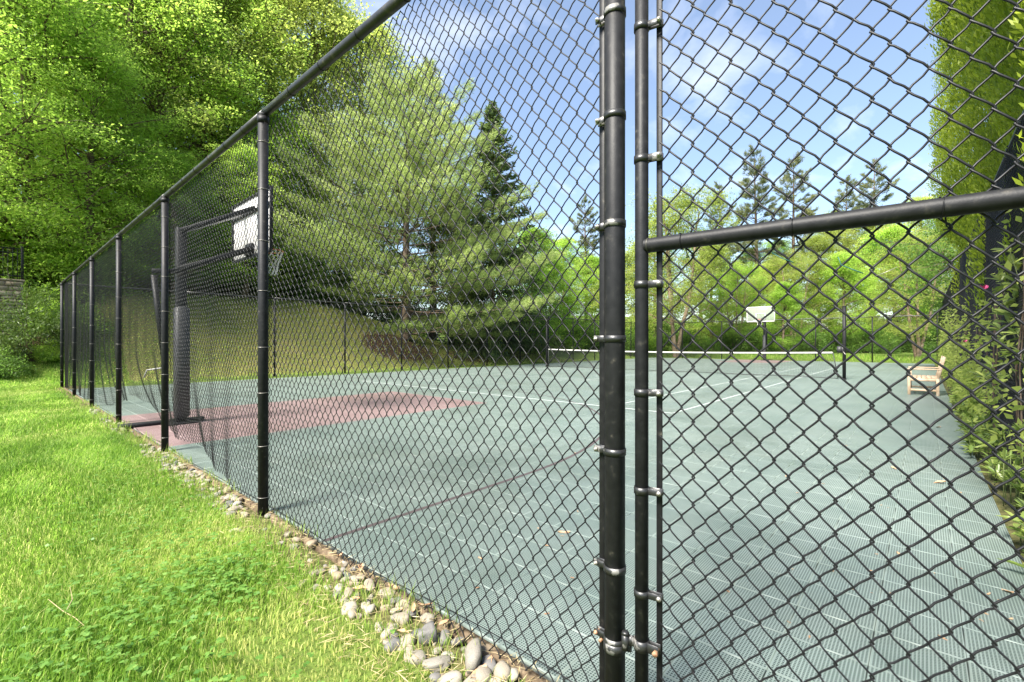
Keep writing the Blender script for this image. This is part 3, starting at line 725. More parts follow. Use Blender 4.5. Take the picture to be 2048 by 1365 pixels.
# ------------------------------------------------------------------ basketball hoops
def hoop(name, label, x, y, rot, board_mat, clear):
    h = thing(name, label, 'basketball hoop', (x, y, 0), rot)     # local +x points into the court, board at local x 1.05
    MB().bar((-.78, .12, .045), (.35, .12, .045), .14, .06, .006).build('base_beam', 'post', h)
    MB().box((0, 0, .03), (.42, .36, .03), None, .008).build('base_plate', 'post', h)
    MB().box((0, 0, 1.62), (.14, .13, 3.2), None, .012).build('pole', 'post', h)
    pd = MB().box((.01, 0, 1.02), (.20, .20, 1.86), None, .05).build('pole_pad', 'black_pad', h)
    bx = 1.08; bz = 3.43
    for s in (-1, 1):
        MB().bar((-.02, s * .10, 3.16), (bx - .05, s * .30, 3.72), .045, .075, .004).build('upper_arm', 'grey_arm' if s > 0 else 'post', h)
        MB().bar((-.06, s * .09, 2.52), (bx - .05, s * .22, 3.02), .05, .09, .004).build('lower_arm', 'post', h)
    MB().bar((-.02, -.11, 2.50), (-.40, -.08, 2.46), .06, .07, .004).build('lever', 'post', h)
    MB().tube([(-.34, .10, 2.42), (-.20, .10, .98)], [.045, .038], 10).build('lift_strut', 'post', h, True)
    MB().tube([(-.20, .10, .99), (-.20, .10, .93), (-.42, .14, .90), (-.46, .14, .78)], .012, 7).build('crank_handle', 'grey_arm', h, True)
    bd = MB().box((bx, 0, bz), (.03, 1.80, 1.05), None, .004).build('backboard', board_mat, h)
    fr = MB()
    W_, H_ = .915, .535
    if clear:
        for s in (-1, 1):
            fr.box((bx, s * W_, bz), (.05, .05, 2 * H_ + .05), None, .004); fr.box((bx, 0, bz + s * H_), (.048, 2 * W_ - .05, .05), None, .004)
        fr.build('board_frame', 'white_board', bd)
        tg = MB()
        for s in (-1, 1): tg.box((bx + .018, s * .30, bz - .16), (.006, .05, .46)); tg.box((bx + .018, 0, bz - .16 + s * .205), (.005, .55, .05))
        tg.build('target_square', 'white_board', bd)
    else:
        for s in (-1, 1):
            fr.box((bx - .02, s * W_, bz), (.05, .035, 2 * H_ + .03), None, .004)
        fr.box((bx - .02, 0, bz - H_), (.048, 2 * W_ - .035, .05), None, .004); fr.box((bx - .02, 0, bz + H_), (.048, 2 * W_ - .035, .03), None, .004)
        fr.box((bx - .035, 0, bz + .26), (.04, 2 * W_ - .04, .05), None, .004)
        fr.build('board_frame', 'post', bd)
    MB().box((bx + .045, 0, 3.02), (.05, .24, .16), None, .006).box((bx - .05, 0, 3.02), (.06, .30, .20), None, .006).build('rim_bracket', 'post', h)
    rx = bx + .075 + .23
    rim = MB().ring((rx, 0, 3.05), .228, .010, n=28, sides=7); rim.bar((bx + .06, -.09, 3.035), (rx - .19, -.09, 3.045), .012, .03); rim.bar((bx + .06, .09, 3.035), (rx - .19, .09, 3.045), .012, .03)
    ro = rim.build('rim', 'orange', h, True)
    nb = MB(); N = 12; rows = 6; rr = [.225, .20, .175, .15, .135, .13, .135]
    for row in range(rows):
        for i in range(N):
            for q in (0, 1):
                a0 = (i + .5 * (row % 2)) / N * 2 * math.pi; a1 = a0 + (math.pi / N if q else -math.pi / N)
                nb.tube([(rx + math.cos(a0) * rr[row], math.sin(a0) * rr[row], 3.04 - row * .072), (rx + math.cos(a1) * rr[row + 1], math.sin(a1) * rr[row + 1], 3.04 - (row + 1) * .072)], .0048, 4, False)
    nb.build('net', 'white_cord', h)
    return h
hoop('basketball_hoop', 'basketball hoop with white backboard seen from behind, next to near fence', 2.08, HOOP_Y + .12, 0, 'white_board', False)
hoop('basketball_hoop', 'distant basketball hoop with clear backboard at the far end', CX0 + CX1 - 2.08, HOOP_Y, math.pi, 'clear_board', True)

# ------------------------------------------------------------------ tennis net and its posts
def net_post(y, lab, winch):
    p = thing('net_post', lab, 'net post', (NETX, y, TT), 0, 'tall net posts')
    MB().tube([(0, 0, 0), (0, 0, 1.3), (0, 0, 2.62)], .055, 16).build('pole', 'post', p, True)
    MB().collar((0, 0, .02), .05, .075, .035).build('base_collar', 'post', p)
    MB().tube([(0, 0, 2.61), (0, 0, 2.64), (0, 0, 2.65)], [.06, .058, .02], 16).build('post_cap', 'post', p, True)
    if winch:
        w = MB(); w.tube([(-.05, .06, 1.08), (-.05, .20, 1.08)], .115, 18); w.box((-.02, .05, 1.06), (.09, .06, .2), None, .01)
        wo = w.build('winch', 'black_pad', p)
        MB().tube([(-.07, .02, 1.0), (-.10, -.03, .93), (-.12, -.05, .90)], .014, 8).build('crank_handle', 'bolt', wo, True)
    else:
        MB().bar((-.06, -.35, 2.60), (-.06, .35, 2.60), .05, .06, .004).build('crossbar', 'post', p)
    return p
NY0, NY1 = HOOP_Y - 6.85, HOOP_Y + 6.55
net_post(NY0, 'tall black net post with a round winch, near the bench', True)
net_post(NY1, 'tall black net post with short crossbar, by the bank side fence', False)
net = thing('tennis_net', 'black tennis net with white headband stretched across the court', 'tennis net', (NETX, 0, TT))
ya, yb = NY0 + .34, NY1 - .12
def top(y):
    t = (y - ya) / (yb - ya); return .985 - .07 * 4 * t * (1 - t)
ys = np.linspace(ya, yb, 40)
hb_ = MB(); V = []
for y in ys: V += [[-.012, y, top(y) - .06], [-.012, y, top(y) + .004], [.012, y, top(y) + .004], [.012, y, top(y) - .06]]
Q = [[a * 4 + i, a * 4 + (i + 1) % 4, a * 4 + 4 + (i + 1) % 4, a * 4 + 4 + i] for a in range(39) for i in range(4)]
hb_.add(V, Q).build('headband', 'headband', net)
P = []
nv = 260; nh = 19
yy = np.linspace(ya, yb, nv)
skew = lambda y, t: y - .10 * (1 - t) * (1 - smooth01(ya, ya + 1.5, y)) * 1.6 + 0 * y
VP = np.array([[[0, skew(y, t), .05 + (top(y) - .10) * t] for t in (0, .5, 1)] for y in yy])
g1 = sweep(VP, np.full(VP.shape[:2], .0026), 3, (1, .1, .1))
yh = np.linspace(ya, yb, 60)
HP = np.array([[[0, skew(y, t), .05 + (top(y) - .10) * t] for y in yh] for t in np.linspace(0, 1, nh)])
g2 = sweep(HP, np.full(HP.shape[:2], .0026), 3, (1, .1, .1))
tag(MB().add(*g1).add(*g2).build('net_mesh', 'black_cord', net), kind='stuff')
MB().tube([(0, skew(y, 0), .045 + .01 * math.sin(y * 2)) for y in yh], .012, 5).build('bottom_tape', 'black_cord', net, True)
MB().bar((0, ya - .16, .04), (0, ya, top(ya)), .03, .03).build('side_tape', 'black_cord', net)
MB().bar((0, yb, .04), (0, yb, top(yb)), .03, .03).build('side_tape', 'black_cord', net)
MB().tube([(0, NY0 + .06, .03), (0, ya - .16, .04)], .006, 5).build('cord', 'black_cord', net, True)
MB().tube([(0, yb, top(yb) - .02), (0, NY1 - .06, 1.0)], .005, 5).build('cord', 'black_cord', net, True)

# ------------------------------------------------------------------ wooden bench (faces across the court)
bench = thing('garden_bench', 'weathered teak garden bench by the vine-covered fence', 'bench', (15.55, -.26, TT))
BL = 1.22
for xx in (0.03, BL - .03):
    MB().box((xx, .56, .32), (.06, .06, .64), None, .006).build('leg', 'teak', bench)
    lb = MB()
    for (a, b_) in (((xx, .02, 0), (xx, .02, .44)), ((xx, .02, .43), (xx, -.10, .97))):
        lb.bar(a, b_, .058, .06, .005, (0, 1, 0))
    lb.build('rear_leg', 'teak', bench)
    ab = MB(); ab.box((xx, .28, .655), (.075, .64, .03), None, .008); ab.build('armrest', 'teak', bench)
    MB().box((xx, .29, .39), (.04, .50, .07), None, .004).build('side_apron', 'teak', bench)
    MB().box((xx, .29, .13), (.035, .50, .05), None, .004).build('stretcher', 'teak', bench)
for k in range(6):
    MB().box((BL / 2, .09 + k * .092, .438), (BL - .02, .078, .02), None, .004).build('seat_slat', 'teak', bench)
MB().box((BL / 2, .56, .385), (BL - .12, .03, .08), None, .004).build('front_apron', 'teak', bench)
MB().bar((.06, -.098, .93), (BL - .06, -.098, .93), .03, .09, .004).build('top_back_rail', 'teak', bench)
MB().bar((.06, .005, .52), (BL - .06, .005, .52), .03, .06, .004).build('lower_back_rail', 'teak', bench)
for k in range(11):
    x = .13 + k * (BL - .26) / 10
    MB().bar((x, -.002, .54), (x, -.09, .90), .06, .014, .002, (0, 1, 0)).build('back_slat', 'teak', bench)
MB().bar((.06, .29, .13), (BL - .06, .29, .13), .035, .045, .004).build('stretcher', 'teak', bench)

# ------------------------------------------------------------------ foliage helpers
def unit(v): return v / (np.linalg.norm(v, axis=-1, keepdims=True) + 1e-9)

def leaf_quads(C, D, N, L, Wd):
    """rhombus leaves: centre C, long direction D, normal N, length L, width Wd (arrays) -> verts, quads"""
    D = unit(D); S = unit(np.cross(N, D)); L = np.asarray(L)[:, None]; Wd = np.asarray(Wd)[:, None]
    NN = np.cross(D, S)
    V = np.stack([C - D * L * .5, C + S * Wd * .5 - D * L * .08 + NN * Wd * .12, C + D * L * .5, C - S * Wd * .5 - D * L * .08 + NN * Wd * .12], 1)
    return V.reshape(-1, 3), np.arange(len(C) * 4).reshape(-1, 4)

def needle_tris(C, D, L, w, rng):
    D = unit(D); S = unit(np.cross(D, rng.normal(size=D.shape))); L = np.asarray(L)[:, None]
    V = np.stack([C + S * w / 2, C - S * w / 2, C + D * L], 1)
    return V.reshape(-1, 3), np.arange(len(C) * 3).reshape(-1, 3)

def limb_mesh(name, limbs, mat, sides=6):
    b_ = MB()
    for P, r in limbs: b_.tube(P, r, sides, False)
    return b_.mesh(name, mat, True)

def curve_pts(a, d, L, bend, n, rng, wob=.04):
    """a limb from a in direction d, bending by vector bend"""
    t = np.linspace(0, 1, n)[:, None]
    P = a + d * L * t + bend * L * t ** 2
    P[1:-1] += rng.normal(0, wob * L, (n - 2, 3))
    return P

def broadleaf(name, seed, Ht, Rc, base, n_limb, per_cl, leaf, mat, flat=.35, bark='bark', stems=1, sub=6, cl_r=.55, top_round=.75):
    rng = np.random.default_rng(seed)
    limbs = []; cents = []; ctint = []
    for st in range(stems):
        lean = rng.normal(0, .03, 2) if stems == 1 else np.array([math.cos(st * 2.2 + 1), math.sin(st * 2.2 + 1)]) * .16
        n = 9; zz = np.linspace(0, Ht * (.93 - .05 * st), n)
        tp = np.stack([lean[0] * zz + np.cumsum(rng.normal(0, .06, n)) * (zz > .1), lean[1] * zz + np.cumsum(rng.normal(0, .06, n)) * (zz > .1), zz], 1)
        r0 = Ht * (.016 if stems == 1 else .011) + .03
        rr = r0 * (1 - zz / Ht * .93) ** .8; rr[0] *= 1.35
        limbs.append((tp, rr))
        for k in range(n_limb // stems):
            zr = (k + rng.uniform(0, 1)) / (n_limb // stems)
            z = base + (Ht * .95 - base) * zr
            i = np.searchsorted(zz, min(z, zz[-1] - .01)); f = (min(z, zz[-1]) - zz[i - 1]) / (zz[i] - zz[i - 1]); a = tp[i - 1] + (tp[i] - tp[i - 1]) * f
            az = k * 2.39996 + st + rng.normal(0, .35)
            prof = (math.sin(math.pi * min(1, .14 + .86 * zr) ** top_round)) ** .6 * rng.uniform(.7, 1.12)
            L = max(.6, Rc * prof); el = R(rng.uniform(8, 30) + 38 * zr)
            d = np.array([math.cos(az) * math.cos(el), math.sin(az) * math.cos(el), math.sin(el)])
            P = curve_pts(a, d, L, np.array([0, 0, rng.uniform(-.12, .12)]), 6, rng, .03)
            limbs.append((P, np.linspace(max(.02, r0 * .34 * (1 - .6 * zr)), .008, 6)))
            for q in range(sub):
                t = rng.uniform(.28, 1.0); ip = int(t * 4.99); b0 = P[ip] + (P[ip + 1] - P[ip]) * (t * 4.99 - ip)
                az2 = az + rng.normal(0, .85); el2 = R(rng.normal(10, 16))
                L2 = L * rng.uniform(.22, .46)
                d2 = np.array([math.cos(az2) * math.cos(el2), math.sin(az2) * math.cos(el2), math.sin(el2)])
                P2 = curve_pts(b0, d2, L2, np.array([0, 0, -.08]), 4, rng, .03)
                limbs.append((P2, np.linspace(.016, .005, 4)))
                for w in (.45, .75, 1.0):
                    cents.append(b0 + (P2[-1] - b0) * w + rng.normal(0, .12, 3)); ctint.append(rng.normal(0, .15))
            cents.append(P[-1]); ctint.append(rng.normal(0, .15))
    cents = np.array(cents); ctint = np.array(ctint); nc = len(cents)
    idx = np.repeat(np.arange(nc), per_cl); n = len(idx)
    off = rng.normal(0, 1, (n, 3)) * np.array([cl_r, cl_r, cl_r * flat])
    # sprays droop a little at their rim
    off[:, 2] -= .18 * (off[:, 0] ** 2 + off[:, 1] ** 2) / cl_r
    C = cents[idx] + off
    axis = np.array([C[:, 0].mean(), C[:, 1].mean(), 0])
    out = C - axis; out[:, 2] = 0
    D = unit(out) * .6 + rng.normal(0, .6, (n, 3)) + np.array([0, 0, -.25])
    N = np.array([0, 0, 1.0]) + rng.normal(0, .34, (n, 3)) + unit(out) * .55
    L = leaf * rng.uniform(.65, 1.25, n) * rng.uniform(.75, 1.3, nc)[idx]
    V, Q = leaf_quads(C, D, N, L, L * rng.uniform(.5, .68, n))
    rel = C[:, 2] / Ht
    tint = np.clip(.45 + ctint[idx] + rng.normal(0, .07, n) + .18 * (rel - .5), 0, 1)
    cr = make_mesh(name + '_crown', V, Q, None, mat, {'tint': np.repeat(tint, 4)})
    tr = limb_mesh(name + '_trunk', limbs, bark)
    return tr, cr

def white_pine(name, seed, Ht, Rb, base, dz, n_w, tufts_per_m, nl, mat, sparse=False, per=9, shape=.85, nw=.016):
    rng = np.random.default_rng(seed)
    limbs = []; TC = []; TD = []; TT_ = []
    n = 10; zz = np.linspace(0, Ht, n)
    tp = np.stack([np.cumsum(rng.normal(0, .04, n)), np.cumsum(rng.normal(0, .04, n)), zz], 1); tp[:, :2] -= tp[0, :2]
    limbs.append((tp, (Ht * .013 + .06) * (1 - zz / Ht * .97)))
    z = base
    while z < Ht - .3:
        zr = (z - base) / (Ht - base)
        for k in range(n_w):
            if sparse and rng.uniform() < .18: continue
            az = rng.uniform(0, 2 * math.pi)
            Lb = Rb * ((1 - zr) ** shape * (.35 + .65 * min(1, (zr + .25) / .4)) + .05) * rng.uniform(.62, 1.14)
            if sparse: Lb *= rng.uniform(.55, 1.15)
            zz0 = z + rng.uniform(-.3, .3)
            a = np.array([np.interp(zz0, zz, tp[:, 0]), np.interp(zz0, zz, tp[:, 1]), zz0])
            el = R(-6 + 42 * zr + rng.normal(0, 5))
            d = np.array([math.cos(az) * math.cos(el), math.sin(az) * math.cos(el), math.sin(el)])
            P = curve_pts(a, d, Lb, np.array([0, 0, .16]), 7, rng, .012)
            limbs.append((P, np.linspace(.045 * (1 - .7 * zr) + .012, .008, 7)))
            nt_ = max(3, int(Lb * tufts_per_m)); bt = rng.normal(0, .15)
            for q in range(nt_):
                t = rng.uniform(.22 if not sparse else .35, 1.0) ** .8; f = t * 5.999; ip = int(f); b0 = P[ip] + (P[ip + 1] - P[ip]) * (f - ip)
                side = rng.choice((-1, 1)); spread = (1.05 - t) * Lb * .42 + .22
                lat = np.array([-math.sin(az), math.cos(az), 0]) * side * rng.uniform(0, 1) * spread
                c = b0 + lat + np.array([math.cos(az), math.sin(az), 0]) * abs(lat).max() * .45 + np.array([0, 0, rng.normal(.05, .085)])
                TC.append(c); TD.append(np.array([math.cos(az) * .7, math.sin(az) * .7, .55]) + lat * .5 / (spread + .01)); TT_.append(bt + .30 * (t - .5) + rng.normal(0, .08))
        z += dz * rng.uniform(.75, 1.25)
    TC = np.array(TC); TD = unit(np.array(TD)); TT_ = np.array(TT_); nt_ = len(TC)
    idx = np.repeat(np.arange(nt_), per); m_ = len(idx)
    D = TD[idx] * .9 + rng.normal(0, .62, (m_, 3))
    C = TC[idx] + rng.normal(0, .05, (m_, 3)) - TD[idx] * rng.uniform(0, .22, (m_, 1))
    L = nl * rng.uniform(.7, 1.2, m_)
    V, T = needle_tris(C, D, L, nw, rng)
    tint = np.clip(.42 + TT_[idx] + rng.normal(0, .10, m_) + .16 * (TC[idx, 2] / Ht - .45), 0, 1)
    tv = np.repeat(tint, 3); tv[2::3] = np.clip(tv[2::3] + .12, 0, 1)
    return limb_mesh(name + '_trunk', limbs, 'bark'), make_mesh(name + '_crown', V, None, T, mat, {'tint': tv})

def spruce(name, seed, Ht, Rb, base, mat):
    rng = np.random.default_rng(seed)
    limbs = []; C = []; D = []; tn = []
    limbs.append((np.array([[0, 0, 0], [.03, .02, Ht * .5], [0, 0, Ht]]), np.array([.24, .14, .012])))
    z = base
    while z < Ht - .15:
        zr = (z - base) / (Ht - base)
        for k in range(6):
            az = rng.uniform(0, 2 * math.pi); Lb = (Rb * (1 - zr) ** .9 + .15) * rng.uniform(.75, 1.1)
            d = np.array([math.cos(az), math.sin(az), -.22 + .7 * zr])
            P = curve_pts(np.array([0, 0, z + rng.uniform(-.2, .2)]), d, Lb, np.array([0, 0, .14]), 6, rng, .01)
            limbs.append((P, np.linspace(.03, .006, 6)))
            for q in range(int(Lb * 30) + 10):
                t = rng.uniform(.15, 1.0); f = t * 4.999; ip = int(f); b0 = P[ip] + (P[ip + 1] - P[ip]) * (f - ip)
                lat = np.array([-math.sin(az), math.cos(az), 0]) * rng.normal(0, .16 + .22 * (1 - t) * Lb * .4)
                hang = rng.uniform(0, .38) * (1 - .6 * zr)
                C.append(b0 + lat - np.array([0, 0, hang])); D.append(np.array([math.cos(az) * .45, math.sin(az) * .45, -.8 + 1.1 * zr]) + rng.normal(0, .25, 3)); tn.append(.42 + .28 * (t - .5) + rng.normal(0, .12) - hang * .5)
        z += .42 * rng.uniform(.8, 1.2) * (1 - .4 * zr)
    C = np.array(C); D = np.array(D); n = len(C)
    L = rng.uniform(.22, .46, n)
    V, Q = leaf_quads(C, D, rng.normal(0, 1, (n, 3)), L, L * .30)
    return limb_mesh(name + '_trunk', limbs, 'bark'), make_mesh(name + '_crown', V, Q, None, mat, {'tint': np.repeat(np.clip(np.array(tn), 0, 1), 4)})

def arborvitae(name, seed, Ht, Rm, n_sp):
    rng = np.random.default_rng(seed)
    # overlapping upright plumes on a tapering column
    npl = 150
    pz = rng.uniform(.2, 1, npl) ** .9 * Ht; pa = rng.uniform(0, 2 * math.pi, npl)
    def rad(z):
        t = z / Ht
        return Rm * (.46 + .54 * smooth01(.24, .42, t)) * np.clip(1 - np.clip((t - .45) / .55, 0, 1) ** 2.2, .02, 1)
    idx = rng.integers(0, npl, n_sp)
    ph = rng.uniform(.8, 1.9, npl); pw = rng.uniform(.16, .30, npl)
    u = rng.uniform(0, 1, n_sp) ** .8
    z = np.clip(pz[idx] - ph[idx] * (1 - u) * 1.3, .15, Ht)
    gg = rng.normal(0, 1, n_sp)
    th = pa[idx] + gg * pw[idx] * (1.05 - u * .8) / np.maximum(rad(z), .2) * .9
    bul = .40 * (u * (1.15 - u) * 2.6 - .3)
    rr = rad(z) + bul + .12 - .10 * np.minimum(gg ** 2, 4) + rng.normal(0, .035, n_sp) - rng.uniform(0, 1, n_sp) ** 3 * .35
    o = np.stack([np.cos(th), np.sin(th), 0 * th], 1)
    C = o * rr[:, None]; C[:, 2] = z
    D = np.array([0, 0, 1.0]) + o * rng.uniform(.1, .8, (n_sp, 1)) + rng.normal(0, .28, (n_sp, 3))
    N = np.cross(D, rng.normal(0, 1, (n_sp, 3))) * .8 + o * .7
    L = rng.uniform(.045, .095, n_sp)
    V, Q = leaf_quads(C, D, N, L, L * .28)
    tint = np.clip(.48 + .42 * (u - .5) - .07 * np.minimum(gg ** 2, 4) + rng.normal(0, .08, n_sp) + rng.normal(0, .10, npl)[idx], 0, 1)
    tr = limb_mesh(name + '_trunk', [(np.array([[0, 0, -.1], [0.02, 0, Ht * .5], [0, 0, Ht * .97]]), np.array([.17, .10, .01]))], 'bark')
    return tr, make_mesh(name + '_crown', V, Q, None, 'arbor', {'tint': np.repeat(tint, 4)})

def bush(name, seed, Rx, Hz, n_cl, per, leaf, mat, cl=.25, asp=.55):
    rng = np.random.default_rng(seed)
    d = unit(rng.normal(0, 1, (n_cl, 3))); d[:, 2] = np.abs(d[:, 2]) * 1.0
    k = rng.uniform(.45, 1.0, (n_cl, 1)) * (1 + .18 * np.sin(d[:, :1] * 5 + seed) + .15 * np.cos(d[:, 1:2] * 7))
    ce = d * k * np.array([Rx, Rx, Hz]) + np.array([0, 0, .12])
    idx = np.repeat(np.arange(n_cl), per); n = len(idx)
    C = ce[idx] + rng.normal(0, 1, (n, 3)) * np.array([cl, cl, cl * .5])
    C[:, 2] = np.maximum(C[:, 2], .03)
    o = unit(C * np.array([1, 1, .3]))
    D = o * .7 + rng.normal(0, .5, (n, 3)); N = np.array([0, 0, 1.0]) + o * .5 + rng.normal(0, .4, (n, 3))
    L = leaf * rng.uniform(.7, 1.3, n)
    V, Q = leaf_quads(C, D, N, L, L * asp)
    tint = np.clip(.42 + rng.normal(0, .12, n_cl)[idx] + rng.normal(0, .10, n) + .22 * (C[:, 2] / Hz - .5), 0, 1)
    limbs = []
    for q in range(9):
        e = ce[rng.integers(0, n_cl)]
        limbs.append((np.array([[rng.normal(0, .06), rng.normal(0, .06), -.05], e * .5 + rng.normal(0, .08, 3), e]), np.array([.028, .016, .006])))
    return limb_mesh(name + '_stems', limbs, 'bark', 5), make_mesh(name + '_leaves', V, Q, None, mat, {'tint': np.repeat(tint, 4)})

def plant_tree(name, label, cat, meshes, loc, s=1.0, rz=0.0, group=None, mat=None, zs=1.0, names=('trunk', 'crown'), tilt=(0, 0)):
    z = float(ground_h(loc[0], loc[1])) - .03 if len(loc) == 2 else loc[2]
    t = thing(name, label, cat, (loc[0], loc[1], z), 0, group)
    t.rotation_euler = (tilt[0], tilt[1], rz); t.scale = (s, s, s * zs)
    for nm, me in zip(names, meshes):
        if me is None: continue
        o = obj(nm, me, t)
        if mat and nm == names[1]:
            o.material_slots[0].link = 'OBJECT'; o.material_slots[0].material = M[mat]
    return t

ORD = ['first', 'second', 'third', 'fourth', 'fifth', 'sixth', 'seventh', 'eighth', 'ninth', 'tenth', 'eleventh', 'twelfth', 'thirteenth', 'fourteenth', 'fifteenth', 'sixteenth', 'seventeenth', 'eighteenth', 'nineteenth', 'twentieth',
       'twenty-first', 'twenty-second', 'twenty-third', 'twenty-fourth', 'twenty-fifth', 'twenty-sixth', 'twenty-seventh', 'twenty-eighth']
def px(x, y):
    d = x * fw[0] + y * fw[1]; return 1024 + F_PX * (x * rt_[0] + y * rt_[1]) / d
def at_px(p, d):
    X = (p - 1024) / F_PX * d; q = fw * d + rt_ * X; return float(q[0]), float(q[1])

# ---- prototypes
T_A = broadleaf('maple', 1, 19, 5.6, 2.6, 42, 38, .14, 'leaf_bright', sub=9, cl_r=.46, flat=.30)
T_B = broadleaf('beech', 2, 15, 5.2, .9, 42, 42, .12, 'leaf_bright', flat=.20, sub=9, cl_r=.46)
T_C = broadleaf('birch', 3, 11.5, 4.4, 1.7, 33, 46, .12, 'leaf_yellow', stems=3, bark='bark_pale', sub=8, cl_r=.40, flat=.4)
T_D = broadleaf('ash', 4, 13, 4.6, 1.4, 38, 42, .145, 'leaf_yellow', sub=9, cl_r=.42, flat=.36)
T_P = white_pine('white_pine', 5, 15.6, 8.0, .5, .78, 7, 24, .24, 'pine', per=9, nw=.030, shape=.62)
T_F = white_pine('tall_pine', 6, 24, 5.0, 6.0, .72, 5, 15, .30, 'pine_far', sparse=True, per=11, shape=.72, nw=.045)
T_S = spruce('spruce', 7, 18.5, 5.5, .6, 'spruce')
T_V = [arborvitae('arborvitae_a', 8, 13.0, .84, 110000), arborvitae('arborvitae_b', 9, 12.0, .80, 110000)]
B_A = bush('bush_a', 20, 1.5, 2.6, 120, 42, .13, 'leaf_deep', .26)
B_B = bush('bush_b', 21, 1.3, 1.3, 95, 42, .12, 'leaf_bright', .22)
B_Y = bush('yew', 22, 1.5, 1.9, 170, 60, .095, 'yew', .20, .24)

# ---- woods on the bank at the left (photo columns 0 to 760)
left_woods = [  # column, depth, prototype, scale, material
    (-70, 17.5, T_B, 1.05, 'leaf_bright'), (60, 20.0, T_B, 1.10, 'leaf_bright'), (175, 20.5, T_B, .78, 'leaf_bright'), (255, 24.5, T_A, .98, 'leaf_bright'),
    (330, 26.0, T_A, 1.0, 'leaf_bright'), (395, 28.0, T_A, 1.08, 'leaf_yellow'), (455, 30.0, T_A, 1.15, 'leaf_bright'), (120, 26.0, T_A, 1.12, 'leaf_bright'),
    (20, 27.0, T_A, 1.25, 'leaf_yellow'), (530, 33.0, T_A, 1.32, 'leaf_yellow'), (640, 36.0, T_A, 1.42, 'leaf_yellow'), (300, 33.0, T_A, 1.15, 'leaf_yellow'),
    (200, 36.0, T_A, 1.3, 'leaf_bright'), (420, 39.0, T_A, 1.3, 'leaf_bright'), (560, 30.0, T_B, .80, 'leaf_bright'), (715, 40.0, T_A, 1.45, 'leaf_yellow'), (490, 24.5, T_B, .55, 'leaf_bright'), (350, 21.5, T_B, .45, 'leaf_bright')]
left_woods.sort(key=lambda t: t[0])
adj = {'leaf_bright': 'bright green', 'leaf_deep': 'deep green', 'leaf_yellow': 'yellow-green'}
for k, (p, d, pr, s, mt) in enumerate(left_woods):
    x, y = at_px(p, d)
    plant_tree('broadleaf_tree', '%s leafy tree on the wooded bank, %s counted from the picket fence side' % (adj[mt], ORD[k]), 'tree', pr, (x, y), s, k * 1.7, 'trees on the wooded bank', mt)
under = [(85, 20.0, 1.0), (215, 22, 1.3), (300, 23, 1.2), (380, 25, 1.3), (450, 26.5, 1.4), (530, 27, 1.2), (600, 29, 1.3), (20, 20.0, 1.5), (150, 19.0, 1.1), (-60, 19.5, 1.5), (55, 23.5, 1.8), (120, 24.0, 1.7), (260, 27, 1.9), (340, 29, 1.9), (430, 31, 1.9), (510, 32, 1.9), (185, 26, 1.8)]
under.sort()
for k, (p, d, sc_) in enumerate(under):
    x, y = at_px(p, d)
    plant_tree('woodland_shrub', 'leafy shrub under the trees at the top of the bank, %s from the picket fence' % ORD[k], 'shrub', B_A, (x, y), sc_, k * 2.1, 'shrubs along the top of the bank', 'leaf_bright' if k % 3 else 'leaf_yellow', names=('stems', 'leaves'))

# ---- conifers on the bank
x, y = at_px(812, 28.0)
plant_tree('pine_tree', 'huge soft pale green pine with drooping layers on the bank', 'tree', T_P, (x, y), 1.16, .6, zs=.86)
x, y = at_px(680, 31)
plant_tree('pine_tree', 'smaller pale green pine close against the huge soft pine', 'tree', T_P, (x, y), .7, 2.6)
x, y = at_px(985, 34.0)
plant_tree('spruce_tree', 'dark pointed spruce just behind the huge soft pine', 'tree', T_S, (x, y), 1.0, 0)
x, y = at_px(865, 40.0)
plant_tree('tall_pine', 'tall grey-green pine rising above the huge soft pine', 'tree', T_F, (x, y), 1.05, .4)
x, y = at_px(905, 43.0)
plant_tree('broadleaf_tree', 'yellow-green tree peeping out between pine and dark spruce', 'tree', T_D, (x, y), 1.15, .8)

# ---- woods behind the far fence (photo columns 1040 to 1880)
far_woods = [(1062, 41, T_D, .74, 'leaf_bright'), (1100, 47, T_D, .66, 'leaf_bright'), (1130, 52, T_B, .74, 'leaf_bright'), (1185, 58, T_D, .78, 'leaf_bright'), (1238, 50, T_D, .72, 'leaf_yellow'), (1290, 60, T_A, .66, 'leaf_yellow'),
             (1352, 42, T_C, 1.12, 'leaf_yellow'), (1425, 54, T_D, .86, 'leaf_yellow'), (1470, 47, T_C, .70, 'leaf_bright'), (1535, 54, T_D, .70, 'leaf_yellow'), (1592, 48, T_C, .78, 'leaf_yellow'), (1640, 56, T_A, .66, 'leaf_yellow'),
             (1690, 47, T_D, .70, 'leaf_bright'), (1742, 57, T_A, .80, 'leaf_yellow'), (1790, 49, T_D, .92, 'leaf_bright'), (1850, 54, T_A, .84, 'leaf_yellow'), (1915, 46, T_D, 1.0, 'leaf_deep'),
             (1400, 66, T_A, .78, 'leaf_deep'), (1560, 68, T_B, .90, 'leaf_bright'), (1660, 68, T_A, .88, 'leaf_yellow'), (1110, 66, T_A, .65, 'leaf_deep'), (1500, 64, T_A, .66, 'leaf_deep'), (1040, 60, T_A, .6, 'leaf_bright'), (1310, 72, T_A, .8, 'leaf_deep')]
far_woods.sort(key=lambda t: t[0])
for k, (p, d, pr, s, mt) in enumerate(far_woods):
    x, y = at_px(p, d)
    lab = 'multi-stemmed yellow-green tree in the grass just past the far fence' if (pr is T_C and d < 45) else '%s tree in the woods behind the far fence, %s counted from the dark spruce' % (adj[mt], ORD[k])
    plant_tree('broadleaf_tree', lab, 'tree', pr, (x, y), s * 1.14, k * 2.3, 'trees behind the far fence', mt)
x, y = at_px(1835, 34.5)
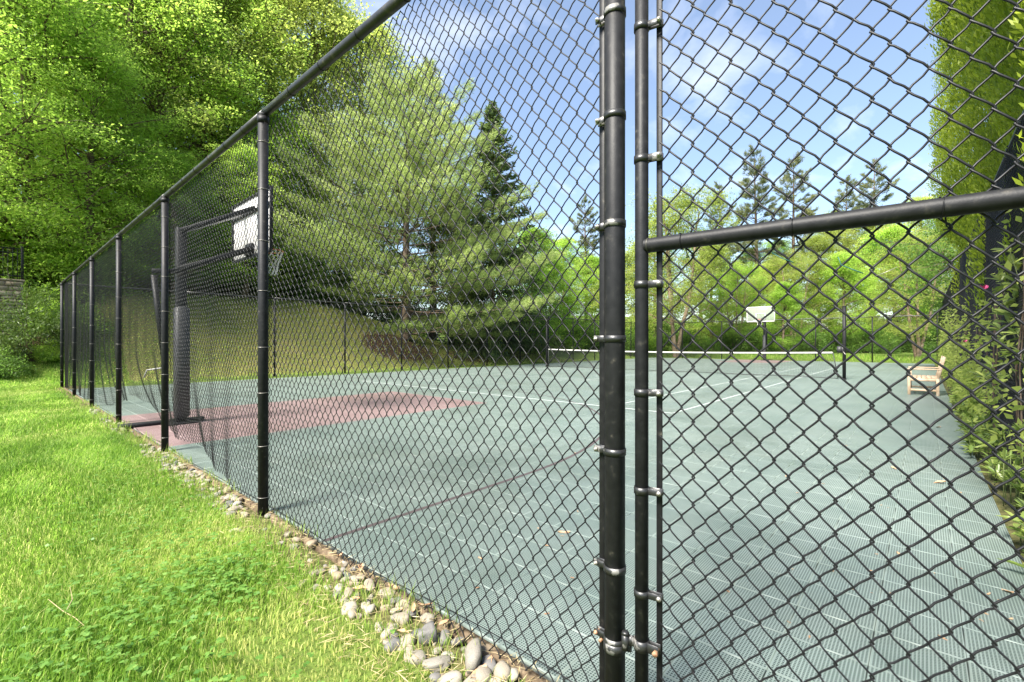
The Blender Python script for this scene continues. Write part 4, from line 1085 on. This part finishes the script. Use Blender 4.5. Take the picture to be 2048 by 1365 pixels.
plant_tree('broadleaf_tree', 'three-stemmed pale-barked tree in a mulch ring past the bench', 'tree', T_C, (x, y), .82, 2.0, None, 'leaf_yellow')
x, y = at_px(1567, 41)
plant_tree('broadleaf_tree', 'slender pale-trunked young tree right behind the far hoop', 'tree', T_D, (x, y), .52, 1.0, None, 'leaf_bright')
for k, (p, d, s, lab) in enumerate([(1512, 58, 1.0, 'tallest grey-green pine above the woods behind the far hoop'), (1588, 60, .98, 'grey-green pine beside the tallest one above the far woods'),
                                    (1745, 64, .98, 'grey-green pine above the woods, nearest the arborvitae row'), (1440, 66, .92, 'low grey-green pine half hidden behind the far birch-like tree'), (1172, 62, .78, 'small grey-green pine seen beside the gate post'), (1690, 70, .95, 'faint grey-green pine between the two groups above the far woods')]):
    x, y = at_px(p, d)
    plant_tree('tall_pine', lab, 'tree', T_F, (x, y), s * 1.07, k * 1.9 + .5, 'tall pines behind the far fence')
for k in range(24):
    p = 1050 + k * 36; d = 44 + 5 * ((k * 37) % 10) / 10
    x, y = at_px(p, d)
    plant_tree('woodland_shrub', 'dark leafy shrub at the foot of the far woods, %s counted from the spruce' % ORD[k], 'shrub', B_A, (x, y), .75 + .5 * ((k * 53) % 10) / 10, k * 1.3, 'shrubs behind the far fence', names=('stems', 'leaves'))
for k in range(17):
    p = 1020 + k * 53; d = 57 + 6 * ((k * 31) % 10) / 10
    x, y = at_px(p, d)
    plant_tree('woodland_shrub', 'tall shrub deep between the trunks of the far woods, %s counted from the spruce' % ORD[k], 'shrub', B_A, (x, y), 1.5, k * 2.7, 'shrubs deep in the far woods', 'leaf_bright' if k % 3 else 'leaf_deep', names=('stems', 'leaves'))
# shrubs right of the bank end, between bank and far fence
for k, (x, y, s, mt) in enumerate([(30, 24, 1.2, 'leaf_bright'), (35, 25, 1.3, 'leaf_bright'), (40, 24.5, 1.2, 'leaf_deep'), (44, 22, 1.2, 'leaf_bright'), (25, 27, 1.5, 'leaf_deep'), (20, 29, 1.5, 'leaf_deep'), (16, 30, 1.5, 'leaf_deep'), (12, 29, 1.4, 'leaf_deep'), (8, 31, 1.8, 'leaf_deep'), (14, 34, 2.0, 'leaf_bright'), (20, 35, 2.0, 'leaf_deep'), (26, 36, 2.0, 'leaf_bright'), (10, 36, 2.0, 'leaf_deep'), (31, 30, 1.7, 'leaf_bright'), (37, 31, 1.7, 'leaf_deep'), (45, 27, 1.6, 'leaf_deep')]):
    plant_tree('bank_shrub', 'green shrub past the end of the bank, %s from the dark spruce' % ORD[k], 'shrub', B_A, (x, y), s, k, 'shrubs past the bank', mt, names=('stems', 'leaves'))

# ---- arborvitae row behind the right fence
for k, x in enumerate([4.5, 6.9, 9.7, 12.9, 16.4]):
    plant_tree('arborvitae', 'tall columnar arborvitae behind the right fence, %s from the gate' % ORD[k], 'arborvitae', T_V[k % 2], (x, -1.22 - .10 * (k % 2)), 1.0, k * 1.1, 'arborvitae row', tilt=(-.004 * (k % 3), .004))
plant_tree('broadleaf_tree', 'dark green tree at the end of the arborvitae row', 'tree', T_D, (31, -2.6), .8, .5, None, 'leaf_deep')

# ---- yew and shrubs below the retaining wall at the left
x, y = at_px(70, 15.7); plant_tree('yew_shrub', 'feathery yew shrub in front of the stone wall', 'shrub', B_Y, (x, y), 1.1, .4, names=('stems', 'leaves'), zs=1.25)
x, y = at_px(-25, 15.2); plant_tree('yew_shrub', 'feathery yew shrub cut by the frame, below the picket fence', 'shrub', B_Y, (x, y), .8, 1.9, names=('stems', 'leaves'))
x, y = at_px(18, 14.6); plant_tree('low_shrub', 'low broad-leaved plant at the edge of the mulch bed', 'shrub', B_B, (x, y), .50, .4, None, 'leaf_deep', names=('stems', 'leaves'))
x, y = at_px(105, 15.8); plant_tree('low_shrub', 'low green plant beside the fence corner post', 'shrub', B_B, (x, y), .42, 1.4, names=('stems', 'leaves'))
x, y = at_px(132, 17.0); plant_tree('low_shrub', 'rounded green shrub behind the fence corner', 'shrub', B_B, (x, y), .95, 2.4, names=('stems', 'leaves'))

# ---- retaining wall with picket fence
WY = 24.7
wall = thing('stone_wall', 'pale dry-stone retaining wall under the picket fence', 'wall', (0, WY, .22))
MB().box((-2.2, .22, 1.6), (6.0, .28, 3.5)).build('wall_core', 'mortar', wall)
z = 1.2
rr = random.Random(4)
while z < 3.3:
    h = rr.uniform(.10, .2); x = -5.2
    while x < .78:
        w = min(rr.uniform(.2, .55), .80 - x)
        if w > .06:
            MB().box((x + w / 2, .06 + rr.uniform(-.02, .02), z + h / 2), (w - .015, .16, h - .014), None, .02).build('stone', 'wall_stone', wall)
        x += w
    z += h
MB().box((-2.2, .18, 3.385), (6.1, .42, .07), None, .015).build('coping', 'wall_stone', wall)
pk = thing('picket_fence', 'black metal picket fence on top of the stone wall', 'fence', (0, WY + .18, 3.645))
for xx in (-4.6, -1.9, .78):
    MB().box((xx, 0, .62), (.075, .075, 1.24), None, .006).build('post', 'post', pk)
for zz_ in (.14, .98, 1.14):
    MB().box((-1.91, 0, zz_), (5.3, .03, .04), None, .003).build('rail', 'post', pk)
pm = MB().box((0, 0, .60), (.02, .021, 1.12), None, .002).mesh('picket', 'post')
for k in range(44):
    xx = -4.5 + k * .12
    if min(abs(xx - a) for a in (-4.6, -1.9, .78)) > .05: obj('picket', pm, pk, (xx, 0, 0))

# ------------------------------------------------------------------ vines, rhododendron and weeds along the right fence
def leaf_thing(name, label, cat, C, D, N, L, W_, mat, tint, part='leaves', group=None):
    V, Q = leaf_quads(C, D, N, L, W_)
    base = np.array([C[:, 0].mean(), C[:, 1].mean(), 0.0])
    t = thing(name, label, cat, tuple(base), 0, group)
    obj(part, make_mesh(part, V - base, Q, None, mat, {'tint': np.repeat(np.clip(tint, 0, 1), 4)}), t)
    return t
vr = np.random.default_rng(31)
for k, x0 in enumerate([5.9, 8.2, 10.6, 13.2, 17.4, 20.6, 24.0, 28.0, 33.0]):
    n = [170, 420, 900, 1300, 1500, 1500, 1500, 1300, 1200][k]; w = [.9, .8, .8, 1.1, 1.5, 1.6, 1.8, 2.2, 2.4][k]; hmax = [2.5, 2.3, 1.9, 2.1, 2.5, 2.5, 2.4, 2.4, 2.2][k]
    st = vr.uniform(-1, 1, (int(n / 28), 1)) * w; hh = vr.uniform(.1, 1, (int(n / 28), 1)) * hmax
    idx = vr.integers(0, len(st), n)
    C = np.stack([x0 + st[idx, 0] + vr.normal(0, .10, n), RY + .10 + vr.normal(0, .07, n), np.abs(hh[idx, 0] * vr.uniform(.15, 1.05, n) + vr.normal(0, .05, n)) + .05], 1)
    D = vr.normal(0, .6, (n, 3)) + np.array([-.2, .5, -.3]); N = np.array([-.3, .7, .6]) + vr.normal(0, .5, (n, 3))
    L = vr.uniform(.05, .10, n)
    t = leaf_thing('climbing_vine', 'leafy vine climbing the right fence, %s patch from the gate' % ORD[k], 'vine', C, D, N, L, L * .62, 'leaf_yellow', vr.normal(.5, .16, n), group='vines on the right fence')
    b_ = MB()
    for q in range(5):
        xs = vr.uniform(-w, w) * .8
        b_.tube([(xs + vr.normal(0, .06) * i, RY + .06 - C[:, 1].mean() + .02 * math.sin(i), hmax * .22 * i) for i in range(5)], [.008, .007, .006, .005, .003], 5)
    b_.build('stem', 'bark', t, True)
# rhododendron pushing through the mesh
def whorls(name, label, cat, centers, per, L0, asp, mat, up, tint0, rng, stem_to=None, group=None):
    Cc = np.array(centers); idx = np.repeat(np.arange(len(Cc)), per); n = len(idx)
    a = rng.uniform(0, 2 * math.pi, n); el = rng.normal(up, .35, n)
    D = np.stack([np.cos(a) * np.cos(el), np.sin(a) * np.cos(el), np.sin(el)], 1)
    L = L0 * rng.uniform(.65, 1.2, n)
    C = Cc[idx] + D * (L * .55)[:, None]
    N = np.array([0, 0, 1.0]) + rng.normal(0, .3, (n, 3)) - D * D[:, 2:3]
    # long leaves: five-sided blades, folded along the middle
    D = unit(D); S = unit(np.cross(N, D)); U = np.cross(D, S); W_ = (L * asp)[:, None]; Lc = L[:, None]
    B0 = C - D * Lc * .5
    V = np.stack([B0, B0 + D * Lc * .35 + S * W_ * .48 + U * W_ * .18, B0 + D * Lc * .72 + S * W_ * .40 + U * W_ * .1 - U * Lc * .03, B0 + D * Lc - U * Lc * .12,
                  B0 + D * Lc * .72 - S * W_ * .40 + U * W_ * .1 - U * Lc * .03, B0 + D * Lc * .35 - S * W_ * .48 + U * W_ * .18, B0 + D * Lc * .5 - U * Lc * .02], 1).reshape(-1, 3)
    o7 = np.arange(n)[:, None] * 7
    T = np.concatenate([o7 + np.array([[i, j, 6]]) for i, j in ((0, 1), (1, 2), (2, 3), (3, 4), (4, 5), (5, 0))])
    base = np.array([Cc[:, 0].mean(), Cc[:, 1].mean(), 0.0])
    t = thing(name, label, cat, tuple(base), 0, group)
    tv = np.repeat(np.clip(rng.normal(tint0, .15, n), 0, 1), 7)
    obj('leaves', make_mesh('leaves', V - base, None, T, mat, {'tint': tv}, True), t)
    b_ = MB()
    for c in Cc:
        r_ = np.array([c[0] * .6 + base[0] * .4, c[1] if stem_to is None else stem_to, 0.0])
        b_.tube([r_ - base, (r_ + c) / 2 - base + np.array([0, 0, .05]), c - base], [.004, .0035, .003], 5)
    b_.build('stems', 'green_stem', t, True)
    return t
rg = np.random.default_rng(40)
cs = [(rg.uniform(5.9, 7.7), RY + rg.uniform(-.02, .24), z) for z in np.linspace(.85, 2.15, 24) for _ in range(1)]
rh = whorls('rhododendron', 'rhododendron with long glossy leaves poking through the right fence', 'shrub', cs, 9, .15, .30, 'rhodo', .35, .55, rg, RY - .35)
fl = thing('pink_flower', 'single pink blossom on the vine-covered right fence', 'flower', (8.05, RY + .16, 1.98))
pb = MB()
for k in range(9):
    a = k * .7; e = np.array([math.cos(a) * .05, math.sin(a) * .04, .02 + .02 * (k % 3)])
    pb.add([(0, 0, 0), e * .7 + (0, 0, .02), e, e * .7 + np.array([math.sin(a) * .03, -math.cos(a) * .03, 0])], [[0, 1, 2, 3]])
pb.build('petals', 'pink', fl)
fl2 = thing('pink_flower', 'tiny pink blossom low on the vines near the bench', 'flower', (11.6, RY + .16, 1.34)); obj('petals', fl.children[0].data, fl2, None, None, .8)
# weeds in the strip between court and right fence
def weed(lab, x, y, n, per, L, asp, up, h, tint=.55, sx=.2, sy=.1):
    c = [(x + rg.normal(0, sx), min(y + rg.normal(0, sy), CY0 + .04), abs(rg.normal(h * .5, h * .3)) + .02) for _ in range(n)]
    return whorls('leafy_weed', lab, 'weed', c, per, L, asp, 'rhodo', up, tint, rg, None, 'weeds along the right court edge')
weed('clump of broad dock-like leaves at court edge, nearest the gate', 3.78, -.60, 10, 7, .22, .26, .55, .10, .5, .22, .06)
weed('bushy bright weed at court edge beside the first broad clump', 4.55, -.58, 9, 8, .13, .30, .5, .16, .55, .16, .06)
weed('taller feathery weed standing against the right fence', 5.5, -.58, 24, 10, .10, .20, .6, .42, .6, .18, .07)
weed('low weeds at court edge under the rhododendron', 6.5, -.56, 18, 8, .11, .3, .5, .14, .55, .3, .06)
for k, x in enumerate([7.6, 9.0, 10.6, 12.3, 14.0]):
    weed('low leafy weeds along the right court edge, %s clump past the rhododendron' % ORD[k], x, -.54, 30, 9, .10, .36, .5, .28, .55, .5, .08)

# ------------------------------------------------------------------ lawn grass
gr = np.random.default_rng(50)
def blades(n, x0, x1, y0, y1, hmin, hmax, w):
    x = gr.uniform(x0, x1, n); y = gr.uniform(y0, y1, n)
    return x, y, gr.uniform(hmin, hmax, n), np.full(n, w)
bl_ = [blades(62000, 0.0, 1.34, .7, 4.2, .035, .085, .0042), blades(46000, -.15, 1.36, 4.2, 9, .035, .085, .0055), blades(42000, -.3, 1.40, 9, 22, .035, .08, .0085),
       blades(26000, -1.6, 0.0, .7, 6, .035, .08, .006), blades(16000, -2.6, -.1, 6, 22, .035, .08, .012), blades(16000, -.6, 3.2, 19.6, 23.4, .04, .10, .014)]
x, y, h, w = [np.concatenate(a) for a in zip(*bl_)]
keep = np.ones(len(x), bool)
fr_ = smooth01(1.08, 1.30, x) * (y < 19)                      # thins out towards the stones
keep &= gr.uniform(0, 1, len(x)) > fr_ * .88
dry = blob(x, y, 1.02, 1.72, .40, .7) * .95 + blob(x, y, .80, 2.35, .2, .3) * .5 + blob(x, y, .2, 1.75, .12, .15) * .4 + blob(x, y, .55, 1.6, .25, .3) * .4
def wavy(x, y, n=14, f0=1.2, f1=9.0, seed=3):
    q = np.random.default_rng(seed); o = 0 * x
    for k in range(n):
        f = f0 * (f1 / f0) ** (k / (n - 1)); a = q.uniform(0, 2 * math.pi); o = o + np.sin((x * math.cos(a) + y * math.sin(a)) * f + q.uniform(0, 6.28)) * (f0 / f) ** .35
    return o / math.sqrt(n) * 1.1
lush = wavy(x, y)
keep &= gr.uniform(0, 1, len(x)) > .55 * np.clip(dry, 0, 1)
h = h * np.clip(1 + .38 * lush, .45, 1.9) * (1 - .35 * np.clip(dry, 0, 1))
x, y, h, w, dry, lush = x[keep], y[keep], h[keep], w[keep], dry[keep], lush[keep]
n = len(x); z = ground_h(x, y)
az = gr.uniform(0, 2 * math.pi, n) * .7 + wavy(x, y, 8, 2, 7, 9) * 2.0; bend = gr.uniform(.15, .95, n)
dv = np.stack([np.cos(az), np.sin(az), 0 * az], 1); sd = np.stack([-np.sin(az + gr.normal(0, .6, n)), np.cos(az), 0 * az], 1)
B = np.stack([x, y, z], 1); hh = h[:, None]; ww = w[:, None] / 2
Mid = B + dv * hh * bend[:, None] * .28 + np.array([0, 0, 1]) * hh * .58
Tip = B + dv * hh * bend[:, None] * .85 + np.array([0, 0, 1]) * hh * (1.0 - .32 * bend[:, None])
V = np.stack([B - sd * ww, B + sd * ww, Mid + sd * ww * .8, Mid - sd * ww * .8, Tip], 1).reshape(-1, 3)
o5 = np.arange(n) * 5
Qg = np.stack([o5, o5 + 1, o5 + 2, o5 + 3], 1); Tg = np.stack([o5 + 3, o5 + 2, o5 + 4], 1)
tint = np.clip(gr.normal(.42, .20, n) - .16 * lush + .10 * wavy(x, y, 9, .8, 5, 21) + .38 * np.clip(dry, 0, 1) + (gr.uniform(0, 1, n) < .05) * .4, 0, 1)
tag(obj('lawn_grass', make_mesh('lawn_grass', V, Qg, Tg, 'grass', {'tint': np.repeat(tint, 5)})), 'bright green lawn grass left of the fence', 'grass', None, 'stuff')
# clover
cl = []
for (cx, cy, sx, sy, n) in [(.45, 2.9, .24, .30, 330), (.85, 2.85, .14, .22, 230), (.15, 2.4, .18, .25, 160), (.75, 3.6, .2, .3, 120), (.30, 2.0, .2, .2, 80), (.6, 4.6, .25, .5, 120), (.9, 5.6, .2, .6, 90), (.5, 1.8, .3, .2, 60)]:
    cl.append(np.stack([gr.normal(cx, sx, n), gr.normal(cy, sy, n)], 1))
cl = np.concatenate(cl); cl = cl[cl[:, 0] < 1.2]; n = len(cl)
zc = gr.uniform(.05, .10, n); C0 = np.c_[cl, zc]
Vs = []; a0 = gr.uniform(0, 6.28, n); tl = gr.normal(0, .25, (n, 3))
Cs, Ds, Ns, Ls = [], [], [], []
for k in range(3):
    a = a0 + k * 2.094; D = np.stack([np.cos(a), np.sin(a), 0 * a - .05], 1)
    L = gr.uniform(.014, .024, n); Cs.append(C0 + D * (L * .5)[:, None]); Ds.append(D); Ns.append(np.array([0, 0, 1.0]) + tl); Ls.append(L)
Cs, Ds, Ns, Ls = map(np.concatenate, (Cs, Ds, Ns, Ls))
V, Q = leaf_quads(Cs, Ds, Ns, Ls, Ls * .95)
tag(obj('clover_leaves', make_mesh('clover_leaves', V, Q, None, 'clover', {'tint': np.repeat(np.clip(gr.normal(.5, .2, len(Cs)), 0, 1), 4)})), 'clover growing in patches in the lawn', 'clover', None, 'stuff')
# tufts and straw along the stones and the fence foot
n = 5200
x = gr.uniform(1.14, 1.46, n); y = gr.uniform(1.0, 14, n) ** 1.0; z = np.full(n, .0)
tuft = (np.sin(y * 4.2) + np.sin(y * 9.1 + x * 20) > .35)
x, y = x[tuft], y[tuft]; n = len(x)
az = gr.uniform(0, 6.28, n); L = gr.uniform(.05, .16, n)
D = np.stack([np.cos(az) * .35, np.sin(az) * .35, np.ones(n)], 1); C = np.c_[x, y, L * .45]
V, Q = leaf_quads(C, D, gr.normal(0, 1, (n, 3)), L, np.full(n, .0042))
tag(obj('fence_foot_grass', make_mesh('fence_foot_grass', V, Q, None, 'grass', {'tint': np.repeat(np.clip(gr.normal(.6, .15, n), 0, 1), 4)})), 'thin grass growing through the foot of the near fence', 'grass', None, 'stuff')
n = 2600
x = gr.uniform(.98, 1.47, n); y = gr.uniform(1.0, 7, n)
az = gr.uniform(0, 6.28, n); L = gr.uniform(.03, .11, n); D = np.stack([np.cos(az), np.sin(az), gr.normal(0, .12, n)], 1); C = np.c_[x, y, gr.uniform(.008, .035, n)]
V, Q = leaf_quads(C, D, np.array([0, 0, 1.0]) + gr.normal(0, .3, (n, 3)), L, np.full(n, .004))
tag(obj('straw_litter', make_mesh('straw_litter', V, Q, None, 'straw', {'tint': np.repeat(np.clip(gr.normal(.5, .25, n), 0, 1), 4)})), 'dry straw and leaf litter among the stones', 'litter', None, 'stuff')
# rough grass past the far fence and on the bank
n = 26000
x = np.concatenate([gr.uniform(40.2, 48, n // 2), gr.uniform(2, 30, n // 2)]); y = np.concatenate([gr.uniform(-3, 24, n // 2), gr.uniform(19.4, 26, n // 2)])
z = ground_h(x, y); az = gr.uniform(0, 6.28, n); far = np.arange(n) < n // 2
L = np.where(far, gr.uniform(.15, .5, n) * smooth01(41, 44, x), gr.uniform(.05, .12, n)) + .03
D = np.stack([np.cos(az) * .4, np.sin(az) * .4, np.ones(n)], 1); C = np.c_[x, y, z + L * .4]
V, Q = leaf_quads(C, D, gr.normal(0, 1, (n, 3)), L, np.where(far, .05, .03))
mk = np.where(far, gr.normal(.55, .15, n), gr.normal(.72, .2, n))
tag(obj('rough_grass', make_mesh('rough_grass', V, Q, None, 'grass', {'tint': np.repeat(np.clip(mk, 0, 1), 4)})), 'rough grass on the bank and past the far fence', 'grass', None, 'stuff')

# ------------------------------------------------------------------ river stones along the fence foot
def stone_me(seed):
    rng = np.random.default_rng(seed)
    nu, nv_ = 12, 7; V = [[0, 0, -1]]
    for j in range(1, nv_):
        ph = math.pi * j / nv_ - math.pi / 2
        for i in range(nu):
            th = 2 * math.pi * i / nu; V.append([math.cos(th) * math.cos(ph), math.sin(th) * math.cos(ph), math.sin(ph)])
    V.append([0, 0, 1]); V = np.array(V)
    k = rng.normal(0, 1, (5, 3)); a = rng.uniform(.06, .14, 5)
    f = 1 + sum(a[q] * np.sin(V @ k[q] * 1.6 + q) for q in range(5))
    p = rng.uniform(2.0, 3.4); V = np.sign(V) * np.abs(V) ** (2 / p) * f[:, None]
    Q = [[1 + j * nu + i, 1 + j * nu + (i + 1) % nu, 1 + (j + 1) * nu + (i + 1) % nu, 1 + (j + 1) * nu + i] for j in range(nv_ - 2) for i in range(nu)]
    T = [[0, 1 + (i + 1) % nu, 1 + i] for i in range(nu)] + [[len(V) - 1, 1 + (nv_ - 2) * nu + i, 1 + (nv_ - 2) * nu + (i + 1) % nu] for i in range(nu)]
    return make_mesh('river_stone', V, Q, T, 'stone', None, True)
SM = [stone_me(60 + k) for k in range(9)]
sr = random.Random(9)
placed = []
def stone(x, y, r, lab, k=None, z=None, flat=.62):
    o = obj('river_stone', SM[sr.randrange(9) if k is None else k], None, (x, y, (r * flat * sr.uniform(.15, .5) if z is None else z)), (sr.uniform(-.25, .25), sr.uniform(-.25, .25), sr.uniform(0, 6.28)), (r * sr.uniform(.95, 1.25), r * sr.uniform(.75, .95), r * flat * sr.uniform(.85, 1.1)))
    placed.append((x, y, r)); tag(o, lab, 'stone', 'river stones along the fence foot'); return o
stone(1.335, 1.40, .050, 'largest round grey stone below the fence mesh', 2, .040, .85)
stone(1.300, 1.31, .040, 'bluish grey stone in front of the largest stone', 4)
stone(1.36, 1.27, .038, 'tan stone next to the largest round stone', 6, None, .8)
stone(1.215, 1.50, .046, 'flat pale half-buried stone left of the largest stone', 1, .012, .45)
stone(1.295, 1.66, .040, 'upright rounded grey stone behind the small pebbles', 3, .034, .95)
tries = 0
while len(placed) < 296 and tries < 6000:
    tries += 1
    u = sr.random(); y = sr.uniform(1.2, 2.7) if u < .36 else (sr.uniform(4.0, 7.2) if u < .72 else sr.uniform(2.6, 12.5))
    if y < 2.5: x = sr.uniform(1.17, 1.41)
    elif y < 3.7: x = sr.uniform(1.12, 1.42) if sr.random() < .6 else 9
    else: x = sr.uniform(1.20, 1.42)
    if x > 2: continue
    r = sr.choice((sr.uniform(.014, .026), sr.uniform(.022, .040)))
    if any((x - a) ** 2 + (y - b_) ** 2 < ((r + c) * .64) ** 2 for a, b_, c in placed): continue
    if any((x - FX) ** 2 + (y - q) ** 2 < (POST_R + r) ** 2 for q in PY): continue
    seg = 'between the gate post and the next fence post' if y < PY[1] else ('between the second and third fence posts' if y < PY[2] else 'past the third fence post')
    stone(x, y, r, 'small river stone along the fence foot, ' + seg)

# ------------------------------------------------------------------ dry leaves and debris on the court
lr = random.Random(12)
def dry_leaf_me(seed):
    q = random.Random(seed); L = 1.0; n = 5; V = []
    for i in range(n):
        t = i / (n - 1); w = .22 * math.sin(math.pi * (t * .86 + .07)) * q.uniform(.7, 1.2); zc = .10 * math.sin(t * 3 + seed) + .06
        V += [[t - .5, -w, zc + .10 * q.random()], [t - .5, 0, zc - .03], [t - .5, w, zc + .10 * q.random()]]
    Q = [[i * 3 + a, i * 3 + a + 3, i * 3 + a + 4, i * 3 + a + 1] for i in range(n - 1) for a in range(2)]
    return make_mesh('dry_leaf', V, Q, None, 'dry_leaf')
DL = [dry_leaf_me(k) for k in range(4)]
def dleaf(x, y, s, lab, z=TT + .002):
    tag(obj('dry_leaf', DL[lr.randrange(4)], None, (x, y, z), (lr.uniform(-.1, .1), lr.uniform(-.1, .1), lr.uniform(0, 6.28)), s), lab, 'leaf', 'dry leaves lying about')
def gnd(px_, py_):
    d = F_PX * CAM_H / (py_ - 686.0); return at_px(px_, d)
for p, s, lab in [((1128, 1070), .085, 'curled tan leaf on the court left of the gate post'), ((961, 1122), .04, 'small tan leaf on the court near the dark curved line'), ((1788, 940), .10, 'brown curled leaf on the court seen through the gate'),
                  ((1880, 970), .10, 'long brown leaf on the court near the right edge'), ((1877, 858), .11, 'flat brown leaf on the court near the bench'), ((2015, 1190), .07, 'thin brown twig-like leaf at lower right of court'), ((1454, 1190), .03, 'tiny pale leaf behind the gate mesh'), ((2022, 1245), .03, 'tiny brown seed husk at the right court edge')]:
    x, y = gnd(*p); dleaf(x, y, s, lab)
for k in range(46):
    p = (lr.uniform(1500, 2030), lr.uniform(800, 1300)) if k < 36 else (lr.uniform(900, 1180), lr.uniform(900, 1250))
    x, y = gnd(*p)
    if x > CX0 + .1 and y > CY0 + .05: dleaf(x, y, lr.uniform(.012, .035), 'scrap of dry leaf on the court tiles')
for k in range(12):
    dleaf(lr.uniform(1.2, 1.44), lr.uniform(1.2, 3.2), lr.uniform(.05, .09), 'dry leaf among the stones at the fence foot', .03)
# bare twig lying in the lawn
x0, y0 = gnd(105, 1215)
tw = [gnd(97, 1230), gnd(125, 1252), gnd(150, 1265), gnd(172, 1283)]
b_ = MB().tube([(a, c, .075 - .004 * k) for k, (a, c) in enumerate(tw)], [.0016, .0022, .0022, .0015], 5)
br = [gnd(134, 1254), gnd(145, 1235), gnd(140, 1212)]
b_.tube([(a, c, .08 + .008 * k) for k, (a, c) in enumerate(br)], [.002, .0016, .0011], 5)
tag(b_.build('bare_twig', 'twig', None, True), 'thin forked straw-coloured twig lying in the lawn', 'twig')
